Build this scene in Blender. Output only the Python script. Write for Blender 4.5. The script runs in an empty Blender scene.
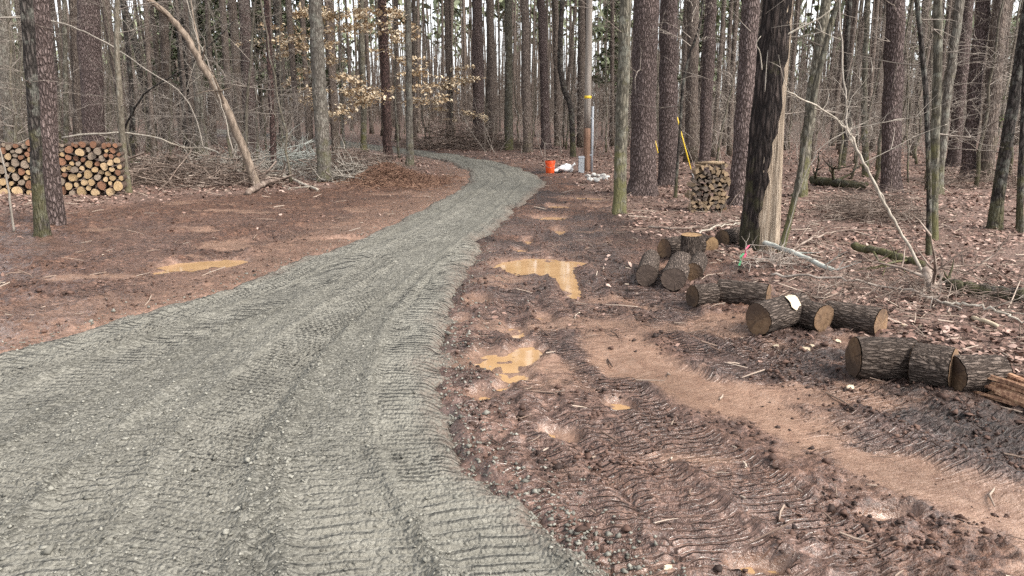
import bpy, math, random
import numpy as np
from mathutils import Vector, Matrix

R = random.Random(11)
NR = np.random.default_rng(7)
SC = bpy.context.scene
COL = SC.collection
PI = math.pi

# ------------------------------------------------------------------ camera
CAM_H, FPX, PITCH = 1.6, 745.0, math.atan(168 / 745.0)
cam = bpy.data.cameras.new('camera')
cam.lens = 36.0 * FPX / 1024.0
cam.sensor_width = 36.0
cam.clip_start, cam.clip_end = 0.05, 2000.0
cam_o = bpy.data.objects.new('camera', cam)
cam_o.location = (0, 0, CAM_H)
cam_o.rotation_euler = (PI / 2 - PITCH, 0, 0)
COL.objects.link(cam_o)
SC.camera = cam_o

# ------------------------------------------------------------------ sky, sun, exposure
SUN_EL, SUN_AZ = math.radians(46), math.radians(122)
w = bpy.data.worlds.new('World'); SC.world = w; w.use_nodes = True
nt = w.node_tree; nt.nodes.clear()
wo = nt.nodes.new('ShaderNodeOutputWorld'); bg = nt.nodes.new('ShaderNodeBackground')
sk = nt.nodes.new('ShaderNodeTexSky'); sk.sky_type = 'NISHITA'; sk.sun_disc = False
sk.sun_elevation = SUN_EL; sk.sun_rotation = SUN_AZ; sk.dust_density = 2.0; sk.air_density = 1.0
hs = nt.nodes.new('ShaderNodeHueSaturation'); hs.inputs['Saturation'].default_value = 0.20
nt.links.new(sk.outputs[0], hs.inputs['Color']); nt.links.new(hs.outputs[0], bg.inputs[0])
nt.links.new(bg.outputs[0], wo.inputs[0]); bg.inputs[1].default_value = 0.10
sun = bpy.data.lights.new('sun', 'SUN'); sun.energy = 1.4; sun.angle = math.radians(25); sun.color = (1, .92, .81)
so = bpy.data.objects.new('sun', sun); COL.objects.link(so)
so.rotation_euler = (PI / 2 - SUN_EL, 0, PI - SUN_AZ)
vs = SC.view_settings
vs.view_transform = 'Standard'; vs.look = 'None'; vs.gamma = 1.0; vs.exposure = 2.08; vs.use_curve_mapping = False
SC.cycles.use_denoising = False
SC.cycles.max_bounces = 6; SC.cycles.diffuse_bounces = 3; SC.cycles.glossy_bounces = 2
SC.cycles.transparent_max_bounces = 4; SC.cycles.caustics_reflective = False; SC.cycles.caustics_refractive = False

# ------------------------------------------------------------------ numpy noise
def _h(ix, iy, seed):
    n = (ix.astype(np.int64) * 374761393 + iy.astype(np.int64) * 668265263 + seed * 974634541) & 0x7fffffff
    n = ((n ^ (n >> 13)) * 1274126177) & 0x7fffffff
    n = (n ^ (n >> 16)) & 0xffff
    return n / 65535.0
def vn(x, y, seed=0):
    x = np.asarray(x, float); y = np.asarray(y, float)
    ix = np.floor(x); iy = np.floor(y); fx = x - ix; fy = y - iy
    fx = fx * fx * (3 - 2 * fx); fy = fy * fy * (3 - 2 * fy)
    a = _h(ix, iy, seed); b = _h(ix + 1, iy, seed); c = _h(ix, iy + 1, seed); d = _h(ix + 1, iy + 1, seed)
    return (a + (b - a) * fx) * (1 - fy) + (c + (d - c) * fx) * fy
def fbm(x, y, seed=0, o=4, g=.5):
    s = 0; a = 1; t = 0
    for k in range(o):
        s = s + a * vn(x * 2 ** k + 17.3 * k, y * 2 ** k - 9.1 * k, seed + k); t += a; a *= g
    return s / t - .5
def sstep(a, b, x):
    t = np.clip((x - a) / (b - a), 0, 1); return t * t * (3 - 2 * t)

# ------------------------------------------------------------------ terrain base and pixel tools
def base(x, y):
    x = np.asarray(x, float); y = np.asarray(y, float)
    d = np.hypot(x, y)
    far = np.clip((d - 22) / 60, 0, 1.6)
    z = 1.1 * far ** 1.5 + (fbm(x * .11, y * .11, 5, 3)) * (.25 * np.clip((d - 9) / 10, 0, 1.6))
    return z
def ray(px, py):
    a = (px - 512) / FPX; b = (288 - py) / FPX
    cp, sp = math.cos(PITCH), math.sin(PITCH)
    return Vector((a, cp + b * sp, -sp + b * cp))
def P(px, py):
    """ground point seen at a pixel"""
    d = ray(px, py); t = 1.0
    for _ in range(4000):
        q = d * t
        if CAM_H + q.z <= float(base(q.x, q.y)) or q.y > 140: break
        t += .01 + t * .002
    q = d * t
    return Vector((q.x, q.y, float(base(q.x, q.y))))
def at(px, py, Y):
    d = ray(px, py); q = d * (Y / d.y)
    return Vector((q.x, q.y, q.z + CAM_H))

# ------------------------------------------------------------------ road edges as x(y)
RE = [(600, 576), (560, 530), (500, 480), (470, 430), (452, 382), (447, 350), (455, 310), (470, 270), (490, 240), (524, 207),
      (546, 186), (546, 179), (520, 168), (470, 158), (420, 150.5)]
LE = [(0, 352), (100, 325), (200, 299), (290, 264), (350, 241), (400, 220), (440, 200), (466, 185), (468, 173), (450, 163.5), (405, 154.5)]
re_ = [P(*p) for p in RE]; le_ = [P(*p) for p in LE]
REx = [2.2, 1.3] + [p.x for p in re_] + [-30]; REy = [-4, .6] + [p.y for p in re_] + [72]
LEx = [-7.5, -5.0] + [p.x for p in le_] + [-34]; LEy = [-4, 2.0] + [p.y for p in le_] + [70]
def smooth_interp(ys, xs):
    o = np.argsort(ys); ys = np.array(ys)[o]; xs = np.array(xs)[o]
    g = np.linspace(-4, 70, 1500); v = np.interp(g, ys, xs)
    out = v.copy()
    for _ in range(2):
        s = out.copy()
        for i in range(len(g)):
            k = int(3 + max(g[i], 0) * .6); a = max(0, i - k); b = min(len(g), i + k + 1)
            s[i] = out[a:b].mean()
        out = s
    return g, out
rg, rxs = smooth_interp(REy, REx); lg, lxs = smooth_interp(LEy, LEx)
def xR(y): return np.interp(y, rg, rxs)
def xL(y): return np.interp(y, lg, lxs)
yc = np.linspace(-4, 70, 1500); xc_ = (xR(yc) + xL(yc)) / 2
ds = np.hypot(np.gradient(yc), np.gradient(xc_)); sc_ = np.cumsum(ds); th_ = np.arctan2(np.gradient(xc_), np.gradient(yc))
def road_uv(x, y):
    c = np.interp(y, yc, xc_); th = np.interp(y, yc, th_); s = np.interp(y, yc, sc_)
    return (x - c) * np.cos(th), s + (x - c) * np.sin(th)
def road_d(x, y):
    """> 0 outside the road (approx metres)"""
    th = np.interp(y, yc, th_); e = fbm(x * 1.3, y * 1.3, 31, 3) * .28 + fbm(x * 6, y * 6, 33, 3) * .16
    return np.maximum(xL(y) - x, x - xR(y)) * np.cos(th) + e

# ------------------------------------------------------------------ mud tracks and puddles
def pl(px): return np.array([[q.x, q.y] for q in (P(*p) for p in px)])
def pdist(x, y, L):
    """distance to a polyline, and run along it"""
    bd = np.full(np.shape(x), 1e9); bs = np.zeros(np.shape(x)); sg = np.zeros(np.shape(x)); s0 = 0
    for a, b in zip(L[:-1], L[1:]):
        v = b - a; l = np.hypot(*v); u = v / l
        t = (x - a[0]) * u[0] + (y - a[1]) * u[1]; tc = np.clip(t, 0, l)
        d = np.hypot(x - a[0] - tc * u[0], y - a[1] - tc * u[1])
        side = (x - a[0]) * u[1] - (y - a[1]) * u[0]
        m = d < bd
        bd = np.where(m, d, bd); bs = np.where(m, s0 + t, bs); sg = np.where(m, side, sg); s0 += l
    return bd, bs, sg
TRACKS = [(pl([(556, 236), (585, 300), (640, 365), (760, 408), (880, 462), (1060, 545)]), .21, .026, .058),
          (pl([(530, 240), (520, 300), (545, 360), (600, 430), (690, 520), (760, 590)]), .20, .022, .055),
          (pl([(600, 255), (650, 300), (740, 345), (860, 392), (1060, 470)]), .20, .022, .055),
          (pl([(505, 300), (500, 340), (520, 390), (560, 450), (640, 560)]), .16, .018, .052),
          (pl([(700, 330), (800, 372), (940, 430), (1080, 490)]), .16, .016, .055),
          (pl([(575, 215), (600, 262), (655, 318), (730, 366), (850, 425), (1060, 520)]), .17, .018, .055),
          (pl([(480, 330), (476, 380), (500, 430), (560, 500), (640, 600)]), .15, .015, .052),
          (pl([(620, 240), (690, 320), (800, 352), (930, 405), (1080, 450)]), .15, .014, .052),
          (pl([(545, 290), (570, 345), (640, 410), (760, 490), (900, 590)]), .17, .018, .055),
          (pl([(-40, 330), (90, 292), (190, 262), (300, 232), (400, 200)]), .2, .022, .08),
          (pl([(-40, 290), (80, 262), (170, 240), (300, 214), (400, 190)]), .2, .018, .08)]
PUD = []
for (px, py, rx, ry, rot) in [(205, 263, .42, .24, .3), (180, 270, .22, .12, .3),
                              (532, 265, .40, .40, 0), (563, 274, .11, .75, .05), (572, 262, .22, .16, 0), (520, 250, .07, .14, 0), (558, 206, .24, .3, 0), (550, 217, .24, .26, 0),
                              (592, 197.5, .5, .28, 0), (498, 361, .14, .26, .2), (523, 352, .11, .22, 0), (512, 373, .11, .11, 0), (480, 394, .08, .1, 0), (505, 384, .07, .09, 0), (515, 330, .08, .16, 0), (478, 300, .1, .2, 0), (560, 230, .12, .3, 0), (600, 206, .3, .2, 0), (528, 240, .06, .2, 0), (620, 400, .08, .1, .3), (560, 430, .09, .07, 0), (760, 560, .09, .05, 0),
                              (461, 320, .09, .12, 0), (545, 314, .07, .14, 0), (543, 347, .05, .06, 0), (345, 238, .3, .16, .4), (885, 512, .10, .045, .1)]:
    q = P(px, py); PUD.append((q.x, q.y, rx, ry, rot))
def pud_f(x, y):
    """<0 in a puddle"""
    e = fbm(x * 5, y * 5, 71, 4, .6) * 2.0
    best = np.full(np.shape(x), 9.)
    for (a, b, rx, ry, r) in PUD:
        dx, dy = x - a, y - b; c, s = math.cos(r), math.sin(r)
        best = np.minimum(best, np.hypot((dx * c + dy * s) / rx, (-dx * s + dy * c) / ry) + e * .55)
    return best - 1

RFL = pl([(560, 176), (612, 205), (640, 232), (735, 262), (760, 292), (850, 335), (1024, 380), (1200, 420)])   # edge of the leaf-covered woods, right
LFL = pl([(-200, 252), (0, 222), (130, 204), (260, 196), (340, 190), (420, 180), (450, 168)])
def masks(x, y):
    e = fbm(x * .9, y * .9, 41, 4) * 1.3 + fbm(x * 3.7, y * 3.7, 43, 3) * .7
    fr = np.interp(x, RFL[:, 0], RFL[:, 1]) if False else None
    _, _, sr = pdist(x, y, RFL); _, _, sl = pdist(x, y, LFL)
    leaf_r = sstep(-.25, .35, -sr + e * .8)       # left of the direction = beyond the edge
    leaf_l = sstep(-.3, .9, -sl + e * .9)
    rd = road_d(x, y)
    right = x > (xL(y) + xR(y)) / 2
    leaf = np.where(right, leaf_r, leaf_l)
    leaf = np.where(y > 24, np.maximum(leaf, .75), leaf) * sstep(.25, 1.1, rd + e * .4)
    ps = [pdist(x, y, T[0]) for T in TRACKS]
    d0 = ps[0][0]; along = ps[0][1]
    clay = sstep(.36, .18, d0 + fbm(x * 3, y * 3, 51, 4) * .5) * sstep(-.24, -.08, fbm(x * 2.2, y * 2.2, 53, 4) + .05) * sstep(4.0, 5.6, along)
    clay = np.maximum(clay, .75 * sstep(.12, .28, fbm(x * 1.1, y * 2.1, 57, 4)) * (1 - leaf))
    clay = np.maximum(clay, sstep(.6, -.05, pud_f(x, y)) * .75)
    clay = np.maximum(clay, np.where(right, 0, .4 * sstep(1.6, .3, rd + fbm(x * 2, y * 2, 59, 3) * 1.2)))
    dark = sstep(-.05, .12, fbm(x * 1.6, y * 1.6, 61, 4)) * (1 - clay)
    d2 = np.minimum(ps[2][0], ps[4][0])
    dark = np.maximum(dark * .9 * np.where(right, 1, .3), sstep(.45, .15, d2 + fbm(x * 2, y * 2, 67, 3) * .6) * .75) * (1 - clay)
    wet = sstep(-.08, .16, fbm(x * 1.3 + 7, y * .9, 77, 4) + .30 * sstep(2.4, .3, rd) - .08) * (1 - leaf * .8)
    wet = np.where(right, wet, np.maximum(wet * .6, .7 * sstep(2., .3, rd)))
    wet = np.maximum(wet * sstep(15, 10, y), sstep(.9, .1, pud_f(x, y)))
    return leaf, clay, dark, wet, ps, rd
def ground_z(x, y, M=None, full=False):
    x = np.asarray(x, float); y = np.asarray(y, float)
    leaf, clay, dark, wet, ps, rd = M or masks(x, y)
    z = base(x, y)
    mud = 1 - leaf
    rough = fbm(x * 2.3, y * 2.3, 81, 3) * .06 + (np.abs(fbm(x * 7, y * 7, 85, 2)) * .11 - .015) * (.35 + mud * .65)
    lump = np.clip(fbm(x * 3, y * 3, 88, 4, .6) - .02, 0, 1) * .10 * mud
    fine = (np.abs(fbm(x * 13, y * 13, 91, 2, .6)) * .10) * (.5 + .6 * mud)
    tm = np.zeros(np.shape(x)); tz = 0; tph = np.zeros(np.shape(x))
    churn = sstep(-.10, .12, fbm(x * 1.1 + 3, y * 1.1, 181, 3)) * .85 + .15
    rough = rough * (1 - mud * (1 - churn) * .75); lump = lump * churn; fine = fine * (1 - mud * (1 - churn) * .6)
    for (T, (d, s, sg)) in zip(TRACKS, ps):
        hw, dep, per = T[1], T[2], T[3]
        wob = fbm(x * 2.5, y * 2.5, 95, 2) * .07
        m = sstep(hw + .05, hw - .05, d + wob) * (.35 + .65 * sstep(-.14, .06, fbm(x * .9 + hw * 40, y * .9, 97, 3) + .04))
        ph = (s + .012 * np.sin(sg * 14) + fbm(x * 5, y * 5, 99, 2) * .03) / per
        bar = np.abs((ph % 1) - .5) * 2
        bz = -sstep(.45, .9, bar) * .020 * (.3 + 1.1 * vn(x * 7, y * 7, 103)) + .004
        rim = np.exp(-((d + wob - hw - .05) / .05) ** 2) * .03
        tz = tz + m * (-dep * .7 + bz * (1 - .9 * clay)) + rim * mud * .35 * (1 - clay)
        tph = np.where(m > tm, ph, tph); tm = np.maximum(tm, m)
    z = z + (rough + lump + fine) * (1 - .7 * tm) * (1 - .85 * clay * (1 - leaf)) + tz * (1 - leaf * .8)
    pf = pud_f(x, y)
    k = sstep(.55, -.12, pf); z = z * (1 - k) + (base(x, y) - .062 + (rough + fine) * .35) * k
    z = z + .03 * leaf
    z = z - .10 * sstep(.02, -.25, rd)            # runs in under the road gravel
    z = z + .018 * sstep(.6, .1, rd) * sstep(-.1, .1, rd)
    return (z, tm * (1 - leaf * .8) * (1 - k), tph, churn) if full else z

# ------------------------------------------------------------------ road surface
RT = [(-1.95, .22, .066), (-1.35, .2, .06), (-.62, .19, .058), (-.05, .2, .064), (.55, .2, .066), (1.12, .19, .055), (1.7, .22, .062), (-2.6, .2, .06), (2.35, .2, .06)]
def road_z(x, y, full=False):
    u, v = road_uv(x, y); half = (xR(y) - xL(y)) / 2 * np.cos(np.interp(y, yc, th_))
    rd = road_d(x, y)
    z = base(x, y) + .045 + .03 * (1 - (u / np.maximum(half, .5)) ** 2)
    sc = np.clip(half / 2.6, .45, 1.2)
    tot = 0; comp = np.zeros(np.shape(x)); rph = np.zeros(np.shape(x))
    for k, (c, hw, per) in enumerate(RT):
        cc = c * sc + .11 * np.sin(v * .21 + k * 1.9) + .03 * np.sin(v * .57 + k)
        d = u - cc + fbm(x * 2, y * 2, 111 + k, 2) * .035
        m = sstep(hw + .07, hw - .06, np.abs(d)) * (.25 + .75 * sstep(-.2, .12, fbm(x * .55 + k * 3, y * .4, 120 + k, 3)))
        ph = (v + d * (.25 if k % 2 else -.18) + .35 * d * d + fbm(x * 4, y * 4, 131, 2) * .028) / per
        bar = np.abs((ph % 1) - .5) * 2
        br = .45 + 1.1 * vn(x * 3.3 + k, y * 3.3, 137)
        rph = np.where(m > comp, ph, rph); tot = np.where(m > comp, m * (-.012 - br * .020 * sstep(.4, .9, bar)), tot)
        rim = np.exp(-((np.abs(d) - hw - .05) / .035) ** 2)
        tot = tot + rim * .016 * (.4 + vn(x * 5, y * 5, 139))
        comp = np.maximum(comp, m)
    loose = 1 - .65 * comp
    z = z + tot + loose * (np.abs(fbm(x * 9, y * 9, 141, 2)) * .06) + fbm(x * 1.2, y * 1.2, 149, 2) * .035
    z = z - .17 * sstep(-.20, .16, rd)
    return (z, comp, rd, rph) if full else z

# ------------------------------------------------------------------ material helpers
def mat(name):
    m = bpy.data.materials.new(name); m.use_nodes = True
    n = m.node_tree; n.nodes.clear()
    o = n.nodes.new('ShaderNodeOutputMaterial'); b = n.nodes.new('ShaderNodeBsdfPrincipled')
    n.links.new(b.outputs[0], o.inputs[0])
    return m, n, b
def N(n, t, **k):
    x = n.nodes.new('ShaderNode' + t)
    for a, b in k.items():
        if a in x.inputs: x.inputs[a].default_value = b
        else: setattr(x, a, b)
    return x
def coords(n, kind='Object', scale=(1, 1, 1), rnd=False):
    tc = N(n, 'TexCoord'); mp = N(n, 'Mapping'); mp.inputs['Scale'].default_value = scale
    n.links.new(tc.outputs[kind], mp.inputs['Vector'])
    if rnd:
        oi = N(n, 'ObjectInfo'); cm = N(n, 'CombineXYZ'); ml = N(n, 'Math', operation='MULTIPLY'); ml.inputs[1].default_value = 37.
        n.links.new(oi.outputs['Random'], ml.inputs[0])
        for i in range(3): n.links.new(ml.outputs[0], cm.inputs[i])
        n.links.new(cm.outputs[0], mp.inputs['Location'])
    return mp.outputs[0]
def noise(n, vec, scale=5, detail=4, rough=.55, dist=0):
    x = N(n, 'TexNoise'); x.inputs['Scale'].default_value = scale; x.inputs['Detail'].default_value = detail
    x.inputs['Roughness'].default_value = rough; x.inputs['Distortion'].default_value = dist
    n.links.new(vec, x.inputs['Vector']); return x.outputs['Fac']
def ramp(n, fac, stops):
    x = N(n, 'ValToRGB'); e = x.color_ramp.elements
    while len(e) < len(stops): e.new(.5)
    for q, (p, c) in zip(e, stops):
        q.position = p; q.color = tuple(c) + (1,) if len(c) == 3 else c
    n.links.new(fac, x.inputs[0]); return x.outputs[0]
def g3(v): return (v, v, v)
def mix(n, fac, a, b, mode='MIX'):
    x = N(n, 'MixRGB', blend_type=mode)
    for i, s in ((0, fac), (1, a), (2, b)):
        if isinstance(s, (int, float)): x.inputs[i].default_value = s
        elif isinstance(s, tuple): x.inputs[i].default_value = s + (1,)
        else: n.links.new(s, x.inputs[i])
    return x.outputs[0]
def math_(n, op, a, b=0.):
    x = N(n, 'Math', operation=op)
    for i, s in ((0, a), (1, b)):
        if isinstance(s, (int, float)): x.inputs[i].default_value = s
        else: n.links.new(s, x.inputs[i])
    return x.outputs[0]
def attr(n, name):
    x = N(n, 'Attribute'); x.attribute_name = name; return x.outputs['Fac']
def bump(n, b, h, strength=.5, dist=.02):
    x = N(n, 'Bump'); x.inputs['Strength'].default_value = strength; x.inputs['Distance'].default_value = dist
    n.links.new(h, x.inputs['Height']); n.links.new(x.outputs[0], b.inputs['Normal'])
def setc(n, b, c, rough=.85, spec=.3):
    if isinstance(c, tuple): b.inputs['Base Color'].default_value = c + (1,)
    else: n.links.new(c, b.inputs['Base Color'])
    if isinstance(rough, float): b.inputs['Roughness'].default_value = rough
    else: n.links.new(rough, b.inputs['Roughness'])
    b.inputs['Specular IOR Level'].default_value = spec
MT = {}
def obj_tint(n, col, amt=.35):
    oi = N(n, 'ObjectInfo'); v = math_(n, 'MULTIPLY_ADD', oi.outputs['Random'], amt); v.node.inputs[2].default_value = 1 - amt / 2
    return mix(n, 1., col, v, 'MULTIPLY')

# ground
def m_ground():
    m, n, b = mat('wet_red_mud_and_leaf_floor')
    v = coords(n)
    leaf, clay, dark, wet = (attr(n, k) for k in ('leaf', 'clay', 'dark', 'wet'))
    n1 = noise(n, v, 1.7, 6, .62); n2 = noise(n, v, 13, 8, .72); n3 = noise(n, v, 60, 5, .72)
    vc = N(n, 'TexVoronoi'); vc.inputs['Scale'].default_value = 48; n.links.new(v, vc.inputs['Vector'])
    vd = N(n, 'TexVoronoi'); vd.inputs['Scale'].default_value = 120; n.links.new(v, vd.inputs['Vector'])
    cb = N(n, 'RGBToBW'); n.links.new(vc.outputs['Color'], cb.inputs[0]); cd = N(n, 'RGBToBW'); n.links.new(vd.outputs['Color'], cd.inputs[0])
    crumb = math_(n, 'ADD', math_(n, 'MULTIPLY', cb.outputs[0], .6), math_(n, 'MULTIPLY', cd.outputs[0], .5))
    mud = ramp(n, n2, [(.30, (.023, .011, .007)), (.46, (.070, .035, .023)), (.58, (.12, .064, .042)), (.74, (.21, .125, .088))])
    dk = ramp(n, n2, [(.3, (.012, .008, .007)), (.52, (.032, .02, .017)), (.75, (.08, .052, .043))])
    cl = ramp(n, n2, [(.3, (.16, .092, .064)), (.55, (.235, .15, .108)), (.8, (.31, .215, .165))])
    lf = ramp(n, n3, [(.28, (.035, .021, .016)), (.45, (.095, .057, .044)), (.6, (.18, .115, .09)), (.75, (.30, .21, .17))])
    sheen = ramp(n, n2, [(.3, (.085, .055, .047)), (.7, (.165, .12, .105))])
    c = mix(n, dark, mud, dk)
    c = mix(n, math_(n, 'MULTIPLY', wet, .5), c, sheen)  # wet mud greyed: sheen of reflected sky put into the base colour
    c = mix(n, clay, c, cl); c = mix(n, leaf, c, lf)
    c = mix(n, .6, c, ramp(n, n1, [(.3, g3(.5)), (.7, g3(1.3))]), 'MULTIPLY')
    c = mix(n, math_(n, 'SUBTRACT', .85, math_(n, 'MULTIPLY', clay, .7)), c, ramp(n, crumb, [(.2, g3(.45)), (.5, g3(.95)), (.85, g3(1.75))]), 'MULTIPLY')
    w2 = math_(n, 'MULTIPLY', wet, ramp(n, n2, [(.3, g3(.3)), (.55, g3(1))]))
    w2 = math_(n, 'MAXIMUM', w2, math_(n, 'MULTIPLY', clay, .7))
    w2 = math_(n, 'MULTIPLY', w2, math_(n, 'SUBTRACT', 1., leaf))
    rg_ = math_(n, 'SUBTRACT', math_(n, 'MULTIPLY_ADD', leaf, .4), math_(n, 'MULTIPLY', w2, .34)); rg_.node.inputs[0].links[0].from_node.inputs[2].default_value = .48
    setc(n, b, c, rg_, .5)
    hh = math_(n, 'ADD', n2, math_(n, 'MULTIPLY', n3, .7)); hh = math_(n, 'SUBTRACT', hh, math_(n, 'MULTIPLY', vc.outputs['Distance'], .5)); hh = math_(n, 'SUBTRACT', hh, math_(n, 'MULTIPLY', vd.outputs['Distance'], .3))
    hh = math_(n, 'MULTIPLY', hh, math_(n, 'SUBTRACT', 1., math_(n, 'MULTIPLY', w2, .75)))
    tr = math_(n, 'COSINE', math_(n, 'MULTIPLY', attr(n, 'tph'), 6.2832))
    gv = ramp(n, math_(n, 'MULTIPLY_ADD', tr, .5), [(.12, g3(0)), (.42, g3(1))]); gv.node.inputs[0].links[0].from_node.inputs[2].default_value = .5
    gv = math_(n, 'MULTIPLY', gv, math_(n, 'MULTIPLY', attr(n, 'trk'), ramp(n, noise(n, v, 5, 6, .7), [(.37, g3(.0)), (.55, g3(1))])))
    hh = math_(n, 'ADD', math_(n, 'MULTIPLY', hh, .75), math_(n, 'MULTIPLY', math_(n, 'MULTIPLY', gv, math_(n, 'SUBTRACT', 1.08, clay)), 1.15))
    bump(n, b, hh, 1., .018)
    return m
def m_road():
    m, n, b = mat('crushed_grey_gravel')
    v = coords(n); comp = attr(n, 'comp'); edge = attr(n, 'edge')
    vo = N(n, 'TexVoronoi'); vo.inputs['Scale'].default_value = 62; n.links.new(v, vo.inputs['Vector'])
    vo2 = N(n, 'TexVoronoi'); vo2.inputs['Scale'].default_value = 24; n.links.new(v, vo2.inputs['Vector'])
    n1 = noise(n, v, 2.2, 5, .6); n2 = noise(n, v, 34, 5, .7)
    bw = N(n, 'RGBToBW'); n.links.new(vo.outputs['Color'], bw.inputs[0])
    st = ramp(n, bw.outputs[0], [(.15, (.045, .043, .037)), (.5, (.115, .111, .095)), (.85, (.25, .24, .21))])
    fi = ramp(n, n2, [(.3, (.06, .058, .05)), (.5, (.125, .121, .103)), (.7, (.21, .203, .175))])
    c = mix(n, .45, st, fi)
    c = mix(n, math_(n, 'MULTIPLY', comp, .62), c, (.235, .226, .195))
    c = mix(n, .5, c, ramp(n, n1, [(.3, g3(.5)), (.7, g3(1.2))]), 'MULTIPLY')
    c = mix(n, math_(n, 'MULTIPLY', edge, ramp(n, n2, [(.4, g3(.1)), (.6, g3(1))])), c, (.13, .085, .068))
    setc(n, b, c, .9, .25)
    h = math_(n, 'ADD', math_(n, 'MULTIPLY', vo.outputs['Distance'], -.8), math_(n, 'ADD', n2, math_(n, 'MULTIPLY', vo2.outputs['Distance'], -.6)))
    tr = math_(n, 'COSINE', math_(n, 'MULTIPLY', attr(n, 'rph'), 6.2832))
    gv = ramp(n, math_(n, 'MULTIPLY_ADD', tr, .5), [(.05, g3(0)), (.55, g3(1))]); gv.node.inputs[0].links[0].from_node.inputs[2].default_value = .5
    gv = math_(n, 'MULTIPLY', gv, math_(n, 'MULTIPLY', attr(n, 'rtr'), ramp(n, noise(n, v, 5, 4, .6), [(.36, g3(.2)), (.54, g3(1))])))
    bump(n, b, math_(n, 'ADD', h, math_(n, 'MULTIPLY', gv, 1.7)), 1., .016)
    return m
def m_water():
    m, n, b = mat('muddy_puddle_water')
    v = coords(n); c = ramp(n, noise(n, v, 3, 3), [(.3, (.30, .185, .092)), (.7, (.38, .245, .13))])
    setc(n, b, c, .06, .5); b.inputs['IOR'].default_value = 1.33
    bump(n, b, noise(n, v, 9, 2), .04, .01)
    return m
def m_bark(name, cols, sx=14, sz=3.2, moss=0., bs=1., furrow=(.02, .016, .014), lichen=0., bd=.03):
    m, n, b = mat(name)
    v = coords(n, scale=(sx, sx, sz), rnd=True); v1 = coords(n, rnd=True)
    vo = N(n, 'TexVoronoi', feature='DISTANCE_TO_EDGE'); vo.inputs['Scale'].default_value = 1.
    ds_ = N(n, 'MixRGB', blend_type='ADD'); ds_.inputs[0].default_value = .8
    nn = N(n, 'TexNoise'); nn.inputs['Scale'].default_value = 1.6; nn.inputs['Detail'].default_value = 3; n.links.new(v, nn.inputs['Vector'])
    n.links.new(v, ds_.inputs[1]); n.links.new(nn.outputs['Color'], ds_.inputs[2]); n.links.new(ds_.outputs[0], vo.inputs['Vector'])
    n2 = noise(n, v, 2.5, 6, .7); n3 = noise(n, v1, 1.1, 4, .6)
    c = ramp(n, n2, [(.28, cols[0]), (.5, cols[1]), (.72, cols[2])])
    fur = ramp(n, vo.outputs['Distance'], [(.0, g3(0)), (.28, g3(1))])
    c = mix(n, fur, furrow, c)
    c = mix(n, .5, c, ramp(n, n3, [(.3, g3(.6)), (.7, g3(1.3))]), 'MULTIPLY')
    if lichen:
        c = mix(n, math_(n, 'MULTIPLY', ramp(n, noise(n, v1, 5, 5, .7), [(.52, g3(0)), (.62, g3(1))]), lichen), c, (.33, .34, .29))
    if moss:
        tc = N(n, 'TexCoord'); sx_ = N(n, 'SeparateXYZ'); n.links.new(tc.outputs['Object'], sx_.inputs[0])
        hh = N(n, 'MapRange'); hh.inputs[1].default_value = 0; hh.inputs[2].default_value = 1.6; hh.inputs[3].default_value = .16; hh.inputs[4].default_value = -.08
        n.links.new(sx_.outputs[2], hh.inputs[0])
        mk = ramp(n, math_(n, 'ADD', noise(n, v1, 4, 5, .65), hh.outputs[0]), [(.52, g3(0)), (.66, g3(1))])
        c = mix(n, math_(n, 'MULTIPLY', mk, moss), c, (.095, .09, .042))
    c = obj_tint(n, c)
    setc(n, b, c, .92, .2)
    bump(n, b, math_(n, 'ADD', fur, math_(n, 'MULTIPLY', n2, .8)), bs, bd)
    return m
def m_simple(name, cols, scale=8, rough=.85, spec=.3, bs=.4, bd=.01, tint=0., det=5, sc3=(1, 1, 1), rnd=False):
    m, n, b = mat(name); v = coords(n, scale=sc3, rnd=rnd)
    f = noise(n, v, scale, det, .62); k = len(cols) - 1
    c = ramp(n, f, [(.3 + .4 * i / k, q) for i, q in enumerate(cols)])
    if tint: c = obj_tint(n, c, tint)
    setc(n, b, c, rough, spec); bump(n, b, f, bs, bd); return m
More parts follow.
